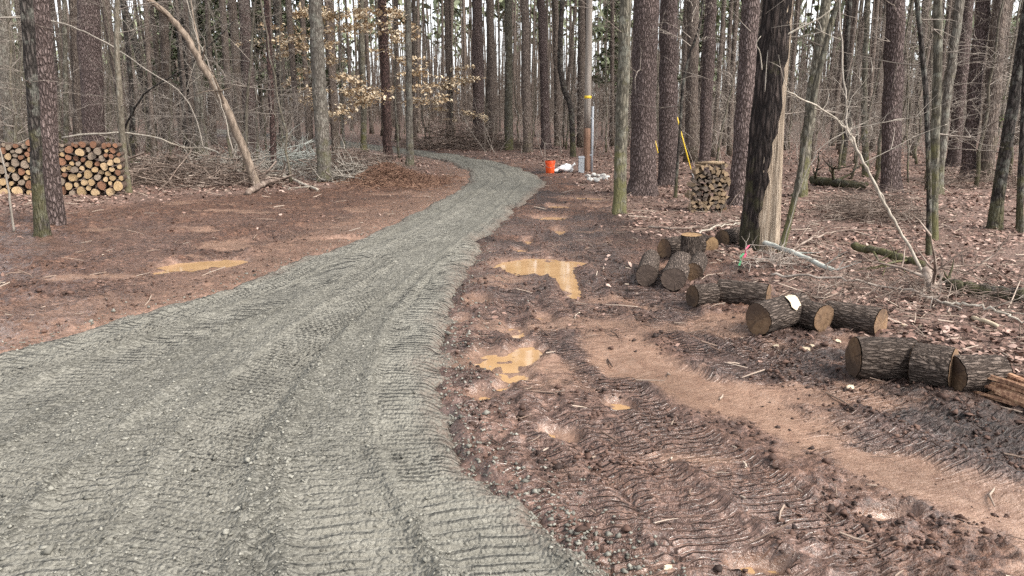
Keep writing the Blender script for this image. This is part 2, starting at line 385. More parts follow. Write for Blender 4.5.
def m_cut(name, c0, c1, c2, rings=34, dirt=.4, tint=.4):
    m, n, b = mat(name); v = coords(n)
    oi = N(n, 'ObjectInfo')
    ln = N(n, 'VectorMath', operation='MULTIPLY'); ln.inputs[1].default_value = (1, 1, 0); n.links.new(v, ln.inputs[0])
    le = N(n, 'VectorMath', operation='LENGTH'); n.links.new(ln.outputs[0], le.inputs[0])
    nz = noise(n, v, 5, 4); rr = math_(n, 'ADD', le.outputs['Value'], math_(n, 'MULTIPLY', nz, .06))
    sn = math_(n, 'SINE', math_(n, 'MULTIPLY', rr, rings * 6.28))
    c = mix(n, math_(n, 'MULTIPLY_ADD', sn, .5), c0, c1); c.node.inputs[0].links[0].from_node.inputs[2].default_value = .5
    sp = N(n, 'SeparateXYZ'); n.links.new(v, sp.inputs[0]); ag = math_(n, 'ARCTAN2', sp.outputs[1], sp.outputs[0])
    n1d = N(n, 'TexNoise', noise_dimensions='1D'); n1d.inputs['Scale'].default_value = 1.7; n1d.inputs['Detail'].default_value = 2.
    n.links.new(math_(n, 'ADD', ag, math_(n, 'MULTIPLY', oi.outputs['Random'], 50.)), n1d.inputs['W'])
    c = mix(n, ramp(n, n1d.outputs['Fac'], [(.484, g3(0)), (.5, g3(.75)), (.516, g3(0))]), c, (c2[0] * .4, c2[1] * .4, c2[2] * .4))
    nb = noise(n, v, 3.2, 5, .65)
    c = mix(n, math_(n, 'MULTIPLY', ramp(n, nb, [(.42, g3(0)), (.62, g3(1))]), dirt), c, c2)
    c = obj_tint(n, c, tint)
    setc(n, b, c, .8, .3)
    bump(n, b, math_(n, 'ADD', noise(n, v, 40, 3), math_(n, 'MULTIPLY', sn, .2)), .4, .006)
    return m
def m_leaf(name, cols):
    m, n, b = mat(name); a = N(n, 'Attribute'); a.attribute_name = 'rnd'
    k = len(cols) - 1; c = ramp(n, a.outputs['Fac'], [(i / k, q) for i, q in enumerate(cols)])
    setc(n, b, c, .75, .3); return m
MT['ground'] = m_ground(); MT['road'] = m_road(); MT['water'] = m_water()
PINE = ((.075, .054, .049), (.19, .144, .134), (.34, .275, .265))
MT['pine'] = m_bark('plated_pine_bark', PINE, 26, 8., 0, 1., (.055, .039, .035))
MT['pine_far'] = m_bark('far_pine_bark', ((.08, .06, .049), (.19, .152, .127), (.33, .28, .24)), 18, 5., .25, .8, (.085, .066, .058))
MT['redpine'] = m_bark('reddish_pine_bark', ((.08, .048, .042), (.15, .092, .082), (.23, .155, .142)), 26, 7., 0, .8)
MT['hard'] = m_bark('grey_hardwood_bark', ((.10, .088, .072), (.19, .17, .145), (.30, .275, .24)), 22, 6., .55, .6, (.07, .06, .05), .3, .015)
MT['mossy'] = m_bark('mossy_hardwood_bark', ((.075, .066, .05), (.15, .135, .105), (.25, .23, .19)), 20, 5., .95, .6, (.05, .045, .035), .25, .015)
MT['dark'] = m_bark('dark_wet_bark', ((.028, .023, .021), (.066, .055, .05), (.135, .12, .108)), 26, 6., .55, .8, (.012, .01, .009), .25, .02)
MT['sap'] = m_bark('sapling_bark', ((.085, .072, .056), (.15, .13, .105), (.23, .205, .17)), 30, 6., .6, .4, (.07, .06, .045), .2, .008)
MT['twig'] = m_simple('grey_twigs', [(.13, .108, .092), (.23, .197, .17), (.35, .31, .27)], 3, tint=.4, rnd=True)
MT['deadbark'] = m_simple('tan_peeling_bark', [(.085, .066, .05), (.18, .14, .108), (.31, .25, .20)], 5, sc3=(3, 3, 1), bs=.8, bd=.02)
MT['greywood'] = m_simple('grey_dead_twig', [(.16, .14, .118), (.27, .24, .205), (.36, .325, .28)], 6, sc3=(4, 4, .8), tint=.3)
MT['palewood'] = m_simple('weathered_pale_branch', [(.17, .145, .118), (.30, .265, .22), (.42, .385, .33)], 6, sc3=(4, 4, .8), tint=.3)
MT['greybrush'] = m_simple('grey_lichen_branches', [(.22, .225, .205), (.36, .37, .335), (.48, .49, .45)], 5)
MT['brownbrush'] = m_simple('brown_dead_branches', [(.05, .035, .028), (.16, .12, .098), (.34, .28, .235)], 5)
MT['logbark'] = m_bark('furrowed_log_bark', ((.035, .027, .022), (.115, .089, .074), (.27, .22, .188)), 46, 9., 0, 1., (.03, .022, .018), .0, .014)
MT['cut'] = m_cut('damp_sawn_log_end', (.165, .104, .06), (.135, .082, .046), (.05, .032, .023), 17, .9)
MT['cutlight'] = m_cut('fresh_sawn_log_end', (.27, .175, .092), (.23, .145, .074), (.12, .07, .04), 17, .6)
MT['cutdark'] = m_cut('weathered_sawn_log_end', (.115, .083, .065), (.098, .07, .056), (.05, .036, .03), 14, .6)
MT['fire_pale'] = m_cut('pale_firewood_end', (.40, .295, .18), (.345, .245, .14), (.19, .125, .072), 2.2, .6)
MT['fire_yellow'] = m_cut('yellow_firewood_end', (.36, .26, .15), (.30, .205, .105), (.165, .108, .058), 2.2, .6)
MT['fire_orange'] = m_cut('orange_firewood_end', (.22, .115, .07), (.175, .085, .048), (.09, .048, .03), 2.2, .6)
MT['fire_grey'] = m_cut('weathered_grey_firewood_end', (.25, .20, .155), (.20, .158, .12), (.11, .082, .06), 2.2, .7)
MT['fire_bark'] = m_simple('firewood_bark', [(.04, .03, .025), (.10, .07, .055), (.17, .12, .09)], 6, tint=.4, bs=.8, bd=.02)
MT['split'] = m_simple('split_wood', [(.11, .078, .05), (.23, .165, .105), (.37, .28, .18)], 5, sc3=(8, 8, 1), tint=.7)
MT['splitdark'] = m_simple('split_wood_bark_side', [(.05, .04, .033), (.11, .085, .068), (.19, .15, .115)], 5, sc3=(8, 8, 1), tint=.5)
MT['cedar'] = m_simple('red_split_cedar', [(.10, .05, .034), (.24, .13, .08), (.44, .29, .18)], 6, sc3=(10, 10, .7), tint=.5)
MT['deadwood'] = m_simple('bare_weathered_trunk_wood', [(.08, .058, .042), (.30, .235, .175), (.52, .44, .35)], 7, sc3=(14, 14, .5), bs=.9, bd=.03, det=6)
MT['snagbark'] = m_bark('dark_snag_bark', ((.028, .021, .018), (.07, .053, .047), (.135, .108, .098)), 20, 3., .5, 1., (.012, .009, .009), 0, .03)
MT['pole'] = m_simple('weathered_pole_wood', [(.14, .12, .102), (.23, .20, .175), (.31, .275, .245)], 4, sc3=(7, 7, .35))
MT['creosote'] = m_simple('brown_treated_pole_foot', [(.085, .05, .034), (.165, .095, .064), (.23, .14, .10)], 4, sc3=(7, 7, .5))
MT['grey'] = m_simple('grey_painted_metal', [(.24, .26, .28), (.31, .33, .35)], 6, .5, .4, .1)
MT['pvc'] = m_simple('grey_plastic_conduit', [(.27, .29, .32), (.35, .37, .4)], 6, .5, .4, .1)
MT['yellow'] = m_simple('yellow_plastic', [(.62, .42, .02), (.75, .52, .04)], 5, .45, .4, .05)
MT['orange'] = m_simple('orange_plastic', [(.72, .085, .02), (.82, .12, .03)], 5, .4, .4, .05)
MT['white'] = m_simple('white_plastic_sack', [(.55, .55, .55), (.78, .78, .78)], 9, .5, .4, .4)
MT['stone'] = m_simple('pale_field_stone', [(.22, .21, .20), (.42, .41, .39), (.62, .61, .58)], 7, .85, .3, .5, .01, .5)
MT['wire'] = m_simple('galvanised_wire', [(.2, .2, .2), (.3, .3, .3)], 5, .5)
MT['straw'] = m_leaf('orange_pine_straw', [(.06, .031, .022), (.115, .062, .042), (.18, .10, .066), (.27, .17, .115)])
MT['litter'] = m_leaf('fallen_leaves', [(.05, .027, .021), (.11, .063, .049), (.18, .11, .087), (.27, .175, .142), (.40, .295, .25)])
MT['beech'] = m_leaf('dry_beech_leaves', [(.36, .25, .15), (.50, .38, .245), (.62, .50, .345), (.74, .63, .47)])
MT['needles'] = m_leaf('pine_needles', [(.09, .11, .06), (.13, .155, .09), (.18, .205, .125), (.24, .26, .17)])
MT['green'] = m_leaf('small_green_leaves', [(.06, .09, .025), (.10, .14, .04), (.15, .19, .07)])
MT['twiglit'] = m_leaf('fallen_twigs', [(.05, .032, .026), (.12, .08, .062), (.22, .165, .13), (.40, .33, .27)])
MT['stones'] = m_leaf('loose_gravel_stones', [(.08, .077, .066), (.125, .121, .104), (.17, .165, .142), (.25, .242, .21)])
MT['clods'] = m_leaf('mud_clods', [(.02, .012, .010), (.042, .024, .018), (.072, .04, .03), (.115, .068, .051)])
MT['pinktape'] = m_simple('pink_ribbon', [(.6, .08, .16), (.75, .16, .25)], 9, .5)
MT['greentape'] = m_simple('green_ribbon', [(.05, .30, .12), (.1, .42, .2)], 9, .5)
MT['chip'] = m_simple('pale_wood_chip', [(.36, .29, .20), (.52, .44, .33)], 9, .7, tint=.3)

# ------------------------------------------------------------------ mesh helpers
class MB:
    def __init__(s): s.v = []; s.f = []; s.r = []
    def tube(s, pts, rad, sides=6, cap=True, warp=None, rnd=None):
        """tapered tube along points; warp(k, t, ang) -> radius factor"""
        o = len(s.v); n = len(pts); pts = [Vector(p) for p in pts]
        up = None
        for i, p in enumerate(pts):
            d = (pts[min(i + 1, n - 1)] - pts[max(i - 1, 0)])
            d = d.normalized() if d.length > 1e-9 else Vector((0, 0, 1))
            if up is None: up = Vector((1, 0, 0)) if abs(d.x) < .8 else Vector((0, 1, 0))
            a = up - d * up.dot(d); a.normalize(); b = d.cross(a); up = a
            for k in range(sides):
                an = 2 * PI * k / sides; q = rad[i] * (warp(i, i / (n - 1), an) if warp else 1)
                s.v.append(tuple(p + (a * math.cos(an) + b * math.sin(an)) * q))
        for i in range(n - 1):
            for k in range(sides):
                k2 = (k + 1) % sides
                s.f.append((o + i * sides + k, o + i * sides + k2, o + (i + 1) * sides + k2, o + (i + 1) * sides + k)); s.r.append(rnd)
        if cap:
            s.f.append(tuple(o + k for k in range(sides - 1, -1, -1))); s.r.append(rnd)
            s.f.append(tuple(o + (n - 1) * sides + k for k in range(sides))); s.r.append(rnd)
        return s
    def face(s, pts, rnd=None):
        o = len(s.v); s.v += [tuple(p) for p in pts]; s.f.append(tuple(range(o, o + len(pts)))); s.r.append(rnd)
    def box(s, c, h, rot=None):
        o = len(s.v); c = Vector(c); rot = rot or Matrix.Identity(3)
        for x in (-1, 1):
            for y in (-1, 1):
                for z in (-1, 1): s.v.append(tuple(c + rot @ Vector((x * h[0], y * h[1], z * h[2]))))
        for f in ((0, 1, 3, 2), (4, 6, 7, 5), (0, 4, 5, 1), (2, 3, 7, 6), (0, 2, 6, 4), (1, 5, 7, 3)):
            s.f.append(tuple(o + i for i in f)); s.r.append(None)
    def mesh(s, name, m, smooth=True):
        me = bpy.data.meshes.new(name); me.from_pydata(s.v, [], s.f); me.materials.append(m)
        if any(r is not None for r in s.r):
            a = me.attributes.new('rnd', 'FLOAT', 'FACE'); a.data.foreach_set('value', [r if r is not None else .5 for r in s.r])
        if smooth: me.polygons.foreach_set('use_smooth', [True] * len(me.polygons))
        return me
def link(name, me, parent=None, loc=None, **props):
    o = bpy.data.objects.new(name, me); COL.objects.link(o)
    if parent: o.parent = parent
    if loc is not None: o.location = loc
    for k, v in props.items(): o[k] = v
    return o
def thing(name, label, cat, loc=(0, 0, 0), group=None, rotz=0.):
    o = bpy.data.objects.new(name, None); COL.objects.link(o); o.empty_display_size = .1
    o.location = loc; o.rotation_euler = (0, 0, rotz); o['label'] = label; o['category'] = cat
    if group: o['group'] = group
    return o
def fastmesh(name, V, F, m, attrs=None, smooth=True, rnd=None):
    me = bpy.data.meshes.new(name); k = F.shape[1]
    me.vertices.add(len(V)); me.vertices.foreach_set('co', np.ascontiguousarray(V, np.float32).ravel())
    me.loops.add(F.size); me.loops.foreach_set('vertex_index', F.astype(np.int32).ravel())
    me.polygons.add(len(F)); me.polygons.foreach_set('loop_start', np.arange(0, F.size, k, dtype=np.int32))
    me.polygons.foreach_set('loop_total', np.full(len(F), k, np.int32))
    if smooth: me.polygons.foreach_set('use_smooth', np.ones(len(F), bool))
    me.update(calc_edges=True); me.materials.append(m)
    for a, val in (attrs or {}).items():
        t = me.attributes.new(a, 'FLOAT', 'POINT'); t.data.foreach_set('value', val.astype(np.float32))
    if rnd is not None:
        t = me.attributes.new('rnd', 'FLOAT', 'FACE'); t.data.foreach_set('value', rnd.astype(np.float32))
    return me

def no_jump(ph, mask, shape):
    """fade the tread print where one track overprints another"""
    p = ph.reshape(shape); j = np.abs(np.diff(p, axis=1)) > .45; b = np.zeros(shape)
    b[:, :-1] = np.maximum(b[:, :-1], j); b[:, 1:] = np.maximum(b[:, 1:], j)
    return mask * (1 - b.ravel())
# ------------------------------------------------------------------ ground sheet
def build_ground():
    ys = [-4 + .25 * i for i in range(22)]
    y = ys[-1] + .02
    while y < 60: ys.append(y); y += max(.0095, y * .0050)
    while y < 420: ys.append(y); y *= 1.05
    ys = np.array(ys)
    t = np.linspace(-1, 1, 580); a = .16 + 1.02 * np.sign(t - .05) * np.abs(t - .05) ** 1.25 * 1.05
    X = a[None, :] * (np.maximum(ys, 1.5)[:, None] + 3.2); Y = np.repeat(ys[:, None], len(a), 1)
    x, y = X.ravel(), Y.ravel()
    M = masks(x, y); z, tm, tph, churn = ground_z(x, y, M, True)
    tm = no_jump(tph, tm, X.shape)
    nr, nc = X.shape; idx = np.arange(nr * nc).reshape(nr, nc)
    F = np.stack([idx[:-1, :-1], idx[:-1, 1:], idx[1:, 1:], idx[1:, :-1]], -1).reshape(-1, 4)
    rd = M[5]; keep = ~((rd[F] < -.45).all(1) & (y[F] < 55).all(1)); F = F[keep]
    use = np.zeros(len(x), bool); use[F.ravel()] = True; mp = np.cumsum(use) - 1
    V = np.stack([x, y, z], -1)[use]; F = mp[F]
    me = fastmesh('ground', V, F, MT['ground'], dict(leaf=M[0][use], clay=M[1][use], dark=M[2][use], wet=np.maximum(M[3], (1 - churn) * .9 * (1 - M[0]) * sstep(15, 10, y))[use], trk=tm[use], tph=tph[use]))
    link('ground', me, kind='structure', label='wet red mud and leaf covered woodland floor')
def build_road():
    ys = [-3.9 + .2 * i for i in range(27)]; y = ys[-1] + .02
    while y < 68: ys.append(y); y += max(.0082, y * .0040)
    ys = np.array(ys); n = 200
    t = np.linspace(0, 1, n); l = xL(ys) - .30; r = xR(ys) + .30
    X = l[:, None] + (r - l)[:, None] * t[None, :]; Y = np.repeat(ys[:, None], n, 1)
    x, y = X.ravel(), Y.ravel(); z, comp, rd, rph = road_z(x, y, True)
    nr, nc = X.shape; idx = np.arange(nr * nc).reshape(nr, nc)
    F = np.stack([idx[:-1, :-1], idx[:-1, 1:], idx[1:, 1:], idx[1:, :-1]], -1).reshape(-1, 4)
    F = F[~(rd[F] > .3).all(1)]
    me = fastmesh('gravel_road', np.stack([x, y, z], -1), F, MT['road'], dict(comp=comp, edge=sstep(-.3, .02, rd), rph=rph, rtr=no_jump(rph, comp, X.shape)))
    link('gravel_road', me, kind='structure', label='grey gravel road with tread marks curving left')
build_ground(); build_road()
def gz(x, y): return float(ground_z(np.array([x]), np.array([y]))[0])
def G(px, py, dz=0.):
    q = P(px, py); return Vector((q.x, q.y, gz(q.x, q.y) + dz))

# puddles: each a sheet of water lying in its hollow
for i, (a, b, rx, ry, r) in enumerate(PUD):
    s = MB(); zc = float(base(a, b)) - .030 - .0015 * i; c_, s_ = math.cos(r), math.sin(r)
    s.face([(q[0] * c_ - q[1] * s_, q[0] * s_ + q[1] * c_, 0) for q in ((1.35 * rx * math.cos(k * PI / 14), 1.35 * ry * math.sin(k * PI / 14)) for k in range(28))])
    link('puddle', s.mesh('puddle', MT['water']), loc=(a, b, zc), kind='structure', label='ochre muddy puddle')

# ------------------------------------------------------------------ scatter: leaves, twigs, gravel, clods
def scatter(n, r0, r1, a0, a1, pw=1.):
    u = NR.random(n); r = r0 * (r1 / r0) ** (u ** pw); a = NR.uniform(a0, a1, n)
    return r * np.sin(a), r * np.cos(a)
def quads(c, ax, ay, nz, bend):
    """leaf: two quads-> a bent strip of 2 faces"""
    n = len(c); V = np.empty((n, 6, 3))
    V[:, 0] = c - ax - ay; V[:, 1] = c - ax + ay; V[:, 2] = c - ay * 1.25 + bend; V[:, 3] = c + ay * 1.25 + bend
    V[:, 4] = c + ax - ay * .4; V[:, 5] = c + ax + ay * .4
    i = (np.arange(n) * 6)[:, None]
    F = np.concatenate([i + np.array([[0, 2, 3, 1]]), i + np.array([[2, 4, 5, 3]])], 1).reshape(-1, 4)
    return V.reshape(-1, 3), F
def leaf_cloud(name, C, size, m, label=None, flat=.35, parent=None, aspect=.5, kind='stuff', rr=None, loc=None):
    n = len(C); an = NR.uniform(0, 2 * PI, n); t = NR.normal(0, flat, (n, 2))
    size = np.broadcast_to(size, (n,))
    ax = np.stack([np.cos(an), np.sin(an), t[:, 0]], -1) * size[:, None] * .5
    ay = np.stack([-np.sin(an), np.cos(an), t[:, 1]], -1) * size[:, None] * .5 * aspect
    bend = np.stack([np.zeros(n), np.zeros(n), NR.uniform(-.1, .35, n) * size * .5], -1)
    V, F = quads(C, ax, ay, None, bend)
    rr = NR.random(n) if rr is None else rr
    me = fastmesh(name, V, F, m, rnd=np.repeat(rr, 2), smooth=False)
    kw = {}
    if kind: kw['kind'] = kind
    if label: kw['label'] = label
    return link(name, me, parent, loc, **kw)
def leaves():
    x, y = scatter(110000, 3., 45, -.72, .78, .72)
    M = masks(x, y); p = M[0] * .95 + .02 * (1 - M[1]) * (np.hypot(x, y) > 5); clump = sstep(-.18, .15, fbm(x * 1.4, y * 1.4, 201, 3)) * .75 + .25
    k = (NR.random(len(x)) < p * clump) & (M[5] > .12) & (pud_f(x, y) > .1)
    x, y = x[k], y[k]; d = np.hypot(x, y)
    z = ground_z(x, y) + NR.uniform(.004, .03, len(x))
    leaf_cloud('leaf_litter', np.stack([x, y, z], -1), NR.uniform(.03, .065, len(x)) * (1 + np.clip((d - 10) / 25, 0, .8)), MT['litter'], 'dry tan fallen leaves strewn over the woodland floor')
leaves()
def sticks_cloud(name, C, ln, wd, m, label, tilt=.12, kind='stuff', parent=None, rr=None):
    """triangular-section sticks"""
    n = len(C); an = NR.uniform(0, 2 * PI, n); tl = NR.normal(0, tilt, n)
    d = np.stack([np.cos(an), np.sin(an), tl], -1) * (ln * .5)[:, None]
    s = np.stack([-np.sin(an), np.cos(an), np.zeros(n)], -1) * wd[:, None]
    u = np.zeros((n, 3)); u[:, 2] = wd * 1.4
    mid = np.stack([-np.sin(an), np.cos(an), np.zeros(n)], -1) * (ln * NR.normal(0, .07, n))[:, None]
    V = np.stack([C - d - s, C - d + s, C - d + u, C + mid - s, C + mid + s, C + mid + u, C + d - s * .5, C + d + s * .5, C + d + u * .5], 1)
    i = (np.arange(n) * 9)[:, None]
    F = np.concatenate([i + np.array([[a, b, b + 3, a + 3]]) for a, b in ((0, 1), (1, 2), (2, 0), (3, 4), (4, 5), (5, 3))], 1).reshape(-1, 4)
    rr = NR.random(n) if rr is None else rr
    me = fastmesh(name, V.reshape(-1, 3), F, m, rnd=np.repeat(rr, 6), smooth=False)
    kw = dict(label=label) if label else {}
    if kind: kw['kind'] = kind
    return link(name, me, parent, **kw)
def twigs():
    x, y = scatter(13000, 2.6, 32, -.72, .78, .75)
    M = masks(x, y); p = .85 * M[0] + .10 * (1 - M[0]) * (1 - .8 * M[1])
    k = (NR.random(len(x)) < p) & (M[5] > .1) & (pud_f(x, y) > .15); x, y = x[k], y[k]
    z = ground_z(x, y) + .012; d = np.hypot(x, y)
    sticks_cloud('twig_litter', np.stack([x, y, z], -1), (NR.gamma(2., .09, len(x)) + .04) * np.clip(d / 8, .35, 1), NR.uniform(.002, .006, len(x)) * (1 + d / 25), MT['twiglit'], 'small broken twigs and bark bits lying on the ground', .2)
twigs()
OCT = np.array([[1, 0, 0], [-1, 0, 0], [0, 1, 0], [0, -1, 0], [0, 0, 1], [0, 0, -1.]])
OF = np.array([[0, 2, 4], [2, 1, 4], [1, 3, 4], [3, 0, 4], [2, 0, 5], [1, 2, 5], [3, 1, 5], [0, 3, 5]])
def pebbles(name, C, size, m, label, flat=.7, rr=None):
    n = len(C); V = OCT[None] * NR.uniform(.55, 1.2, (n, 6, 3)) + NR.normal(0, .22, (n, 6, 3))
    an = NR.uniform(0, 2 * PI, n); c, s = np.cos(an)[:, None], np.sin(an)[:, None]
    V = np.stack([V[..., 0] * c - V[..., 1] * s, V[..., 0] * s + V[..., 1] * c, V[..., 2] * flat], -1) * size[:, None, None] + C[:, None]
    F = ((np.arange(n) * 6)[:, None, None] + OF[None]).reshape(-1, 3)
    rr = NR.random(n) if rr is None else rr
    link(name, fastmesh(name, V.reshape(-1, 3), F, m, rnd=np.repeat(rr, 8), smooth=False), kind='stuff', label=label)
def gravel():
    x, y = scatter(70000, 2.0, 13, -.75, .35, 1.0)
    z, comp, rd, _ = road_z(x, y, True)
    k = (rd < .05) & (NR.random(len(x)) < (1 - .85 * comp) * (.2 + .6 * sstep(-.15, .15, fbm(x * 1.1, y * 1.1, 211, 3)))); x, y, z = x[k], y[k], z[k]
    s = NR.gamma(2.2, .0018, len(x)) + .0026
    x2, y2 = scatter(60000, 2.0, 16, -.75, .45, 1.0); r2 = road_d(x2, y2)
    k = (r2 > -.08) & (NR.random(len(x2)) < np.exp(-np.maximum(r2, 0) / .13) * .8) & (r2 < .7); x2, y2 = x2[k], y2[k]
    s2 = NR.gamma(2.2, .0024, len(x2)) + .003; z2 = np.maximum(ground_z(x2, y2), road_z(x2, y2))
    x = np.concatenate([x, x2]); y = np.concatenate([y, y2]); z = np.concatenate([z, z2]); s = np.concatenate([s, s2])
    pebbles('loose_gravel', np.stack([x, y, z + s * .2], -1), s, MT['stones'], 'loose crushed stones on the gravel road')
    x, y = scatter(110000, 2.2, 16, -.72, .75, .95); M = masks(x, y)
    k = (NR.random(len(x)) < (1 - M[0] * .7) * (1 - .9 * M[1]) * (.35 + .65 * M[2]) * sstep(-.1, .15, fbm(x * 2.1, y * 2.1, 215, 3) + .06)) & (M[5] > .0) & (pud_f(x, y) > .1); x, y = x[k], y[k]
    s = NR.gamma(1.6, .0042, len(x)) + .0025
    pebbles('mud_clods', np.stack([x, y, ground_z(x, y) + s * .2], -1), s, MT['clods'], 'small clods of dark churned mud')
gravel()

# ------------------------------------------------------------------ trees
def trunk_mesh(pts, rad, sides, m, name='trunk', lump=.06, flare=.5, seed=0):
    rr = random.Random(seed); ph = [rr.uniform(0, 6.28) for _ in range(6)]
    z0 = pts[0].z
    def wf(i, t, an):
        h = pts[i].z - z0
        f = 1 + flare * math.exp(-max(h - .02, 0) / .20) * (1.25 + .7 * math.sin(an * 4 + ph[0]))
        return f * (1 + lump * (math.sin(an * 2 + ph[1] + h * 1.3) + .7 * math.sin(an * 3 + ph[2] - h * 2.1) + .5 * math.sin(an * 5 + ph[3] + h * 3.7)))
    s = MB(); s.tube(pts, rad, sides, True, wf); return s.mesh(name, m)
def resample(pts, n):
    pts = [Vector(p) for p in pts]
    # Catmull-Rom through the points
    L = [0]
    for a, b in zip(pts[:-1], pts[1:]): L.append(L[-1] + (b - a).length)
    out = []
    for k in range(n):
        s = L[-1] * k / (n - 1); i = 0
        while i < len(L) - 2 and s > L[i + 1]: i += 1
        t = (s - L[i]) / max(1e-9, L[i + 1] - L[i])
        p0, p1, p2, p3 = pts[max(i - 1, 0)], pts[i], pts[i + 1], pts[min(i + 2, len(pts) - 1)]
        out.append(.5 * ((2 * p1) + (p2 - p0) * t + (2 * p0 - 5 * p1 + 4 * p2 - p3) * t * t + (3 * p1 - p0 - 3 * p2 + p3) * t ** 3))
    return out
def branchlet(s, p, d, ln, r, rr, depth, seg=3, droop=.0, sides=3, wig=.22, kids=(2, 4)):
    pts = [p.copy()]; rad = [r]; d = d.normalized()
    for i in range(seg):
        d = (d + Vector((rr.gauss(0, wig), rr.gauss(0, wig), rr.gauss(0, wig * .7) - droop))).normalized()
        p = p + d * (ln / seg); pts.append(p.copy()); rad.append(r * (1 - .8 * (i + 1) / seg))
        if depth > 0:
            for _ in range(rr.randint(*kids)):
                sd = Vector((rr.gauss(0, 1), rr.gauss(0, 1), rr.gauss(0.1, .6))).normalized()
                branchlet(s, p, (d * .8 + sd * .8), ln * rr.uniform(.3, .55), max(r * .55, .0038), rr, depth - 1, seg, droop, sides, wig, kids)
    s.tube(pts, rad, sides, False)
    return pts
def pine_crown(seed, H, z0, rmax=2.4, nl=16, far=False):
    """limbs and needle tufts for a tall pine"""
    rr = random.Random(seed); wd = MB(); tips = []
    for k in range(nl):
        t = (k + rr.random()) / nl; z = z0 + (H - z0) * t; an = rr.uniform(0, 6.28)
        ln = rmax * (1 - t * .75) * rr.uniform(.6, 1.1); d = Vector((math.cos(an), math.sin(an), .25 + .5 * t))
        pts = branchlet(wd, Vector((0, 0, z)), d, ln, .035 * (1 - .6 * t), rr, 0, 4, 0, 4, .14)
        for q in pts[1:]: tips += [q + Vector((rr.gauss(0, .28), rr.gauss(0, .28), rr.gauss(.1, .2))) for _ in range(4)]
    C = np.array([tuple(t) for t in tips]); C = np.repeat(C, 3, 0) + np.random.default_rng(seed).normal(0, .16, (len(C) * 3, 3))
    return wd, C
def cloud_mesh(name, C, size, m, flat=.8, aspect=.4, seed=1):
    r = np.random.default_rng(seed); n = len(C); an = r.uniform(0, 2 * PI, n); t = r.normal(0, flat, (n, 2)); size = np.broadcast_to(size, (n,))
    ax = np.stack([np.cos(an), np.sin(an), t[:, 0]], -1) * size[:, None] * .5
    ay = np.stack([-np.sin(an), np.cos(an), t[:, 1]], -1) * size[:, None] * .5 * aspect
    V, F = quads(C, ax, ay, None, np.zeros((n, 3)) + np.array([0, 0, .02])); return fastmesh(name, V, F, m, rnd=np.repeat(r.random(n), 2), smooth=False)
CROWNS = []
for k in range(4):
    H = 1.0
    wd, C = pine_crown(50 + k, 7.5, 0.3, 2.6, 15)
    CROWNS.append((cloud_mesh('crown', C, .5, MT['needles'], .9, .3, k), wd.mesh('limbs', MT['pine_far'])))
BARECR = []
for k in range(4):
    rr = random.Random(80 + k); s = MB()
    for j in range(9):
        an = rr.uniform(0, 6.28); branchlet(s, Vector((0, 0, j * .55)), Vector((math.cos(an), math.sin(an), .9)), rr.uniform(1.6, 2.8) * (1 - j * .06), .035, rr, 2, 3, 0, 3, .2, (1, 3))
    BARECR.append(s.mesh('crown', MT['twig']))
def add_crown(t, top, kind, rr, dirv):
    if kind == 'pine':
        c, l = rr.choice(CROWNS)
        o = link('crown', c, t, top); l2 = link('limbs', l, o, kind='stuff')
    else:
        o = link('crown', rr.choice(BARECR), t, top)
    o.rotation_euler = (0, 0, rr.uniform(0, 6.28)); s = rr.uniform(.8, 1.15); o.scale = (s, s, s)
